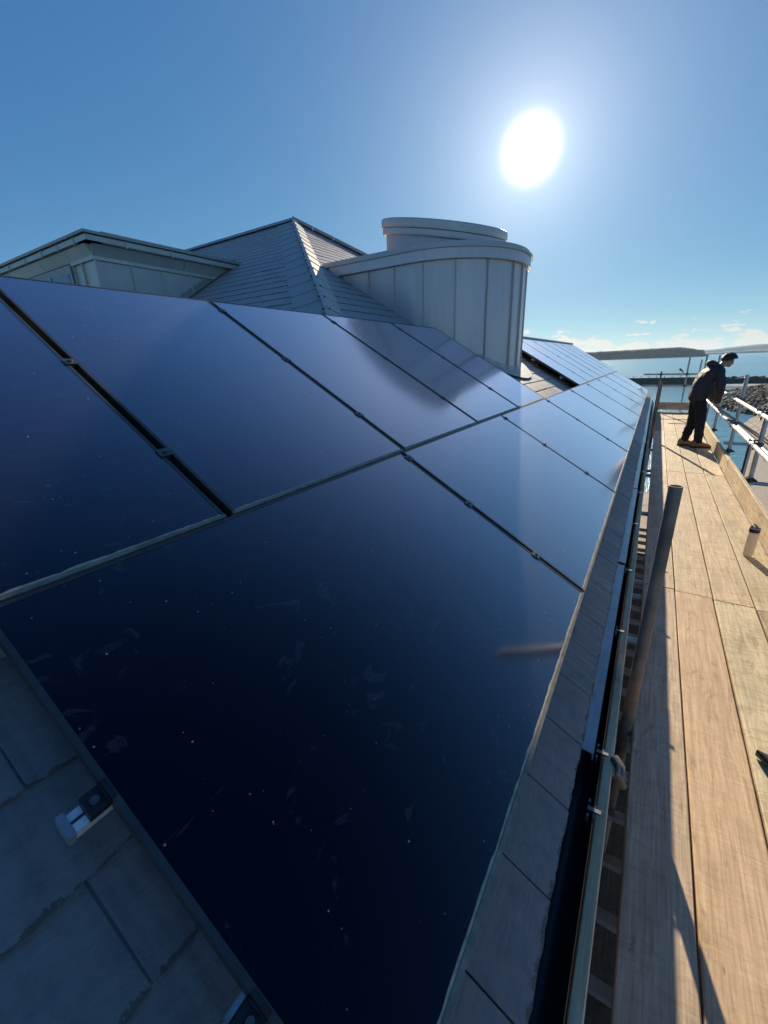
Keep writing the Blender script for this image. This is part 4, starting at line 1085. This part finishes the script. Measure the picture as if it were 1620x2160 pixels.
def build_person():
    O = Vector((0.90, 7.62, DECK))
    P = thing('person', 'person in dark hooded jacket and tan boots bending over the guard rail', 'person', O)
    A = RAD(20)                                     # faces +X, turned a little away from the camera
    F = Vector((math.cos(A), math.sin(A), 0)); S = Vector((math.sin(A), -math.cos(A), 0))   # S: towards his right hand (camera side)
    def q(f, s, z): return tuple(F * f + S * s + Vector((0, 0, z)))
    hip = q(-0.06, 0, 0.90)
    K = {'pel': hip, 'waist': q(-0.075, 0, 1.06), 'chest': q(0.0, 0, 1.28), 'neck': q(0.15, 0, 1.40), 'nk2': q(0.215, 0, 1.445), 'head': q(0.285, 0, 1.505)}
    hR, hL = q(-0.055, 0.09, 0.86), q(-0.055, -0.09, 0.86)
    kR, kL = q(0.01, 0.10, 0.47), q(-0.03, -0.10, 0.47)
    aR, aL = q(0.035, 0.10, 0.10), q(-0.10, -0.11, 0.10)
    sR, sL = q(0.10, 0.185, 1.36), q(0.10, -0.185, 1.36)
    eR = q(0.135, 0.25, 1.06); wR = q(0.225, 0.13, 0.83)
    hand_r = (Vector((1.205, 8.10, 0.062)) - O)
    gR = Vector((1.19, 7.86, 0.055)) - O
    wR = Vector((1.135, 7.80, 0.135)) - O
    wL = Vector((1.15, 8.16, 0.13)) - O; gL = Vector((1.195, 8.24, 0.05)) - O
    eL = Vector(q(0.22, -0.27, 1.02))
    # ---- body: head, neck, trunk, limbs, hands with five fingers, one mesh
    nodes = [(K['pel'], (0.12, 0.10)), (K['waist'], (0.12, 0.095)), (K['chest'], (0.14, 0.11)), (K['neck'], 0.07), (K['nk2'], 0.062)]
    edges = [(0, 1), (1, 2), (2, 3), (3, 4)]
    def chain(start, pts):
        prev = start
        for p, r in pts:
            nodes.append((tuple(p), r)); edges.append((prev, len(nodes) - 1)); prev = len(nodes) - 1
        return prev
    # head built along the face: crown, brow, cheek, jaw
    Hd = Vector(K['head'])
    upv = (F * 0.34 + Vector((0, 0, 0.94))).normalized(); fw = (F * 0.94 - Vector((0, 0, 0.34))).normalized(); hc = Hd
    hb = chain(4, [(Hd - fw * .012, (0.083, 0.09)), (Hd + upv * .055, (0.072, 0.082))])
    chain(hb - 1, [(Hd + fw * .032 - upv * .05, (0.058, 0.056)), (Hd + fw * .05 - upv * .098, (0.034, 0.030))])
    for h_, k_, a_, tz in ((hR, kR, aR, 0), (hL, kL, aL, 0)):
        chain(0, [(h_, 0.085), (k_, 0.055), (a_, 0.04), (Vector(a_) + F * 0.10 + Vector((0, 0, -.06)), 0.035)])
    for s_, e_, w_, g_ in ((sR, eR, wR, gR), (sL, eL, wL, gL)):
        w = chain(2, [(s_, 0.06), (e_, 0.042), (w_, 0.027)])
        g_ = Vector(g_); w_ = Vector(w_)
        pd = (g_ - w_).normalized(); palm = w_ + pd * 0.055
        pn = chain(w, [(palm, (0.034, 0.018))])
        for i, ln in enumerate((0.030, 0.034, 0.032, 0.026)):      # four fingers over the rail
            off = Vector((0, 1, 0)) * (-0.033 + 0.022 * i)
            k1 = palm + off + pd * 0.022; k2 = Vector((1.222, k1.y, 0.044)); k3 = Vector((1.249, k1.y, 0.018)); k4 = Vector((1.245, k1.y, -0.012))
            chain(pn, [(k1, 0.0105), (k2, 0.0095), (k3, 0.0088), (k4, 0.0075)])
        th0 = palm + Vector((0, -0.04 if w_ is wR else -.04, -.01)); chain(pn, [(th0, 0.0115), (Vector((1.192, th0.y - .012, 0.012)), 0.010), (Vector((1.196, th0.y - .01, -0.016)), 0.0085)])
    skin_obj('body', nodes, edges, 'skin', P)
    # ---- face details
    nose = MB().path([hc + fw * .058 + upv * .024, hc + fw * .076 - upv * .008, hc + fw * .086 - upv * .024, hc + fw * .056 - upv * .034], [0.010, 0.014, 0.016, 0.010], 8)
    nose.build('nose', 'skin', P, True)
    for sd in (1, -1):
        MB().lathe([(0.001, -.009), (0.007, -.006), (0.009, 0), (0.007, .006), (0.001, .009)], tuple(hc + fw * .054 + upv * .010 + S * .030 * sd), 10).build('eye', 'white_paint', P, True)
        MB().path([hc + fw * .066 + upv * .03 + S * .014 * sd, hc + fw * .063 + upv * .034 + S * .028 * sd, hc + fw * .05 + upv * .03 + S * .042 * sd], 0.005, 6).build('eyebrow', 'hair', P)
        ear = MB(); e0 = hc - fw * .012 - upv * .008 + S * .078 * sd
        ear.path([e0 + upv * .026, e0 + upv * .03 - fw * .016 + S * .01 * sd, e0 - fw * .024 + S * .012 * sd, e0 - upv * .024 - fw * .008 + S * .006 * sd, e0 - upv * .03 + fw * .004], [0.006, 0.008, 0.009, 0.008, 0.006], 8); ear.build('ear', 'skin', P, True)
    MB().path([hc + fw * .062 - upv * .066 + S * .02, hc + fw * .07 - upv * .064, hc + fw * .062 - upv * .066 - S * .02], 0.005, 6).build('mouth', 'boot_tan', P, True)
    # ---- hair: swept cap of short dark hair with a fringe
    mb = MB(); n, m = 22, 34; vs = []; fs = []
    for j in range(n + 1):
        a = math.pi * 0.63 * j / n
        for i in range(m):
            b = 2 * math.pi * i / m
            d = upv * math.cos(a) + (fw * math.cos(b) + S * math.sin(b)) * math.sin(a)
            rr = 0.108 + 0.006 * max(0, d.dot(-fw)) + 0.014 * max(0, d.dot(fw)) * max(0, d.dot(upv) + .4)
            rr += 0.010 * mnoise.noise(d * 6 + Vector((3, 1, 7))) + 0.006 * mnoise.noise(d * 16)
            lim = 0.0
            if d.dot(fw) > 0.30 and d.dot(upv) < 0.36: rr = 0.06
            if abs(d.dot(S)) > 0.75 and d.dot(upv) < 0.02 and d.dot(fw) > -0.4: rr = 0.06 
            vs.append(hc - fw * .010 + upv * .022 + Vector((d.x, d.y, d.z)) * rr)
    for j in range(n):
        for i in range(m): fs.append((j * m + i, j * m + (i + 1) % m, (j + 1) * m + (i + 1) % m, (j + 1) * m + i))
    mb.add(vs, fs).build('hair', 'hair', P, True)
    # ---- jacket
    nodes, edges = [], []
    nodes += [(q(-0.065, 0, 0.80), (0.195, 0.150)), (q(-0.085, 0, 0.95), (0.200, 0.155)), (q(-0.06, 0, 1.12), (0.205, 0.165)), (q(0.005, 0, 1.27), (0.205, 0.165)), (q(0.085, 0, 1.385), (0.15, 0.125)), (q(0.15, 0, 1.435), (0.085, 0.085))]
    edges += [(0, 1), (1, 2), (2, 3), (3, 4), (4, 5)]
    for s_, e_, w_ in ((sR, eR, wR), (sL, eL, wL)):
        s_, e_, w_ = Vector(s_), Vector(e_), Vector(w_); prev = 3
        for p, r in ((s_, 0.098), (s_.lerp(e_, .5), 0.082), (e_, 0.074), (e_.lerp(w_, .5), 0.064), (e_.lerp(w_, .88), 0.05)):
            nodes.append((tuple(p), r)); edges.append((prev, len(nodes) - 1)); prev = len(nodes) - 1
    skin_obj('jacket', nodes, edges, 'jacket', P)
    # hood folded on the shoulders
    MB().path([q(0.165, 0.088, 1.405), q(0.10, 0.105, 1.425), q(0.045, 0.085, 1.455), q(0.02, 0.04, 1.472), q(0.014, 0, 1.476), q(0.02, -0.04, 1.472), q(0.045, -0.085, 1.455), q(0.10, -0.105, 1.425), q(0.165, -0.088, 1.405)],
              [0.022, 0.036, 0.048, 0.055, 0.057, 0.055, 0.048, 0.036, 0.022], 14).build('hood', 'jacket', P, True)
    # ---- trousers
    nodes = [(q(-0.06, 0, 0.90), (0.13, 0.12)), (q(-0.07, 0, 1.0), (0.12, 0.11))]; edges = [(0, 1)]
    for h_, k_, a_ in ((hR, kR, aR), (hL, kL, aL)):
        h_, k_, a_ = Vector(h_), Vector(k_), Vector(a_); prev = 0
        for p, r in ((h_ - Vector((0, 0, .06)), 0.112), (h_.lerp(k_, .55), 0.098), (k_, 0.084), (k_.lerp(a_, .5), 0.079), (a_ + Vector((0, 0, .03)), 0.068), (a_ - Vector((0, 0, .03)), 0.07)):
            nodes.append((tuple(p), r)); edges.append((prev, len(nodes) - 1)); prev = len(nodes) - 1
    skin_obj('trousers', nodes, edges, 'trousers', P)
    # ---- boots
    for a_, yaw in ((aR, 6), (aL, 0)):
        a_ = Vector(a_); Fb = Matrix.Rotation(RAD(-yaw), 3, 'Z') @ F; Sb = Vector((Fb.y, -Fb.x, 0))
        mb = MB(); m = 14; vs = []; fs = []
        secs = [(-.095, .030, .03, .10), (-.075, .042, .012, .145), (-.02, .046, .012, .15), (.045, .046, .012, .125), (.10, .050, .012, .095), (.16, .050, .012, .078), (.195, .038, .014, .06), (.212, .018, .02, .045)]
        for f, w, z0, z1 in secs:
            for i in range(m):
                a = 2 * math.pi * i / m; cz = (z0 + z1) / 2; hz = (z1 - z0) / 2
                ca, sa = math.cos(a), math.sin(a)
                vs.append(Vector((a_.x, a_.y, 0)) + Fb * f + Sb * (w * math.copysign(abs(ca) ** .7, ca)) + Vector((0, 0, cz + hz * math.copysign(abs(sa) ** .75, sa))))
        for k in range(len(secs) - 1):
            for i in range(m): fs.append((k * m + i, k * m + (i + 1) % m, (k + 1) * m + (i + 1) % m, (k + 1) * m + i))
        fs += [tuple(range(m)), tuple(range(len(vs) - 1, len(vs) - 1 - m, -1))]
        b = mb.add(vs, fs).build('boot', 'boot_tan', P, True)
        mb = MB(); prof = [(-.098, .028), (-.08, .044), (-.02, .049), (.10, .054), (.165, .053), (.20, .040), (.217, .016)]
        poly = [Vector((a_.x, a_.y, 0)) + Fb * f + Sb * w for f, w in prof] + [Vector((a_.x, a_.y, 0)) + Fb * f - Sb * w for f, w in prof[::-1]]
        mb.prism([(p.x, p.y) for p in poly], 0.002, 0.03); mb.build('sole', 'boot_sole', b)
        mb = MB(); mb.path([Vector((a_.x, a_.y, 0.128)) + (Fb * math.cos(t) + Sb * math.sin(t)) * .052 + Fb * -.012 for t in [k * math.pi / 6 for k in range(13)]], 0.012, 6); mb.build('collar', 'boot_sole', b, True)
build_person()
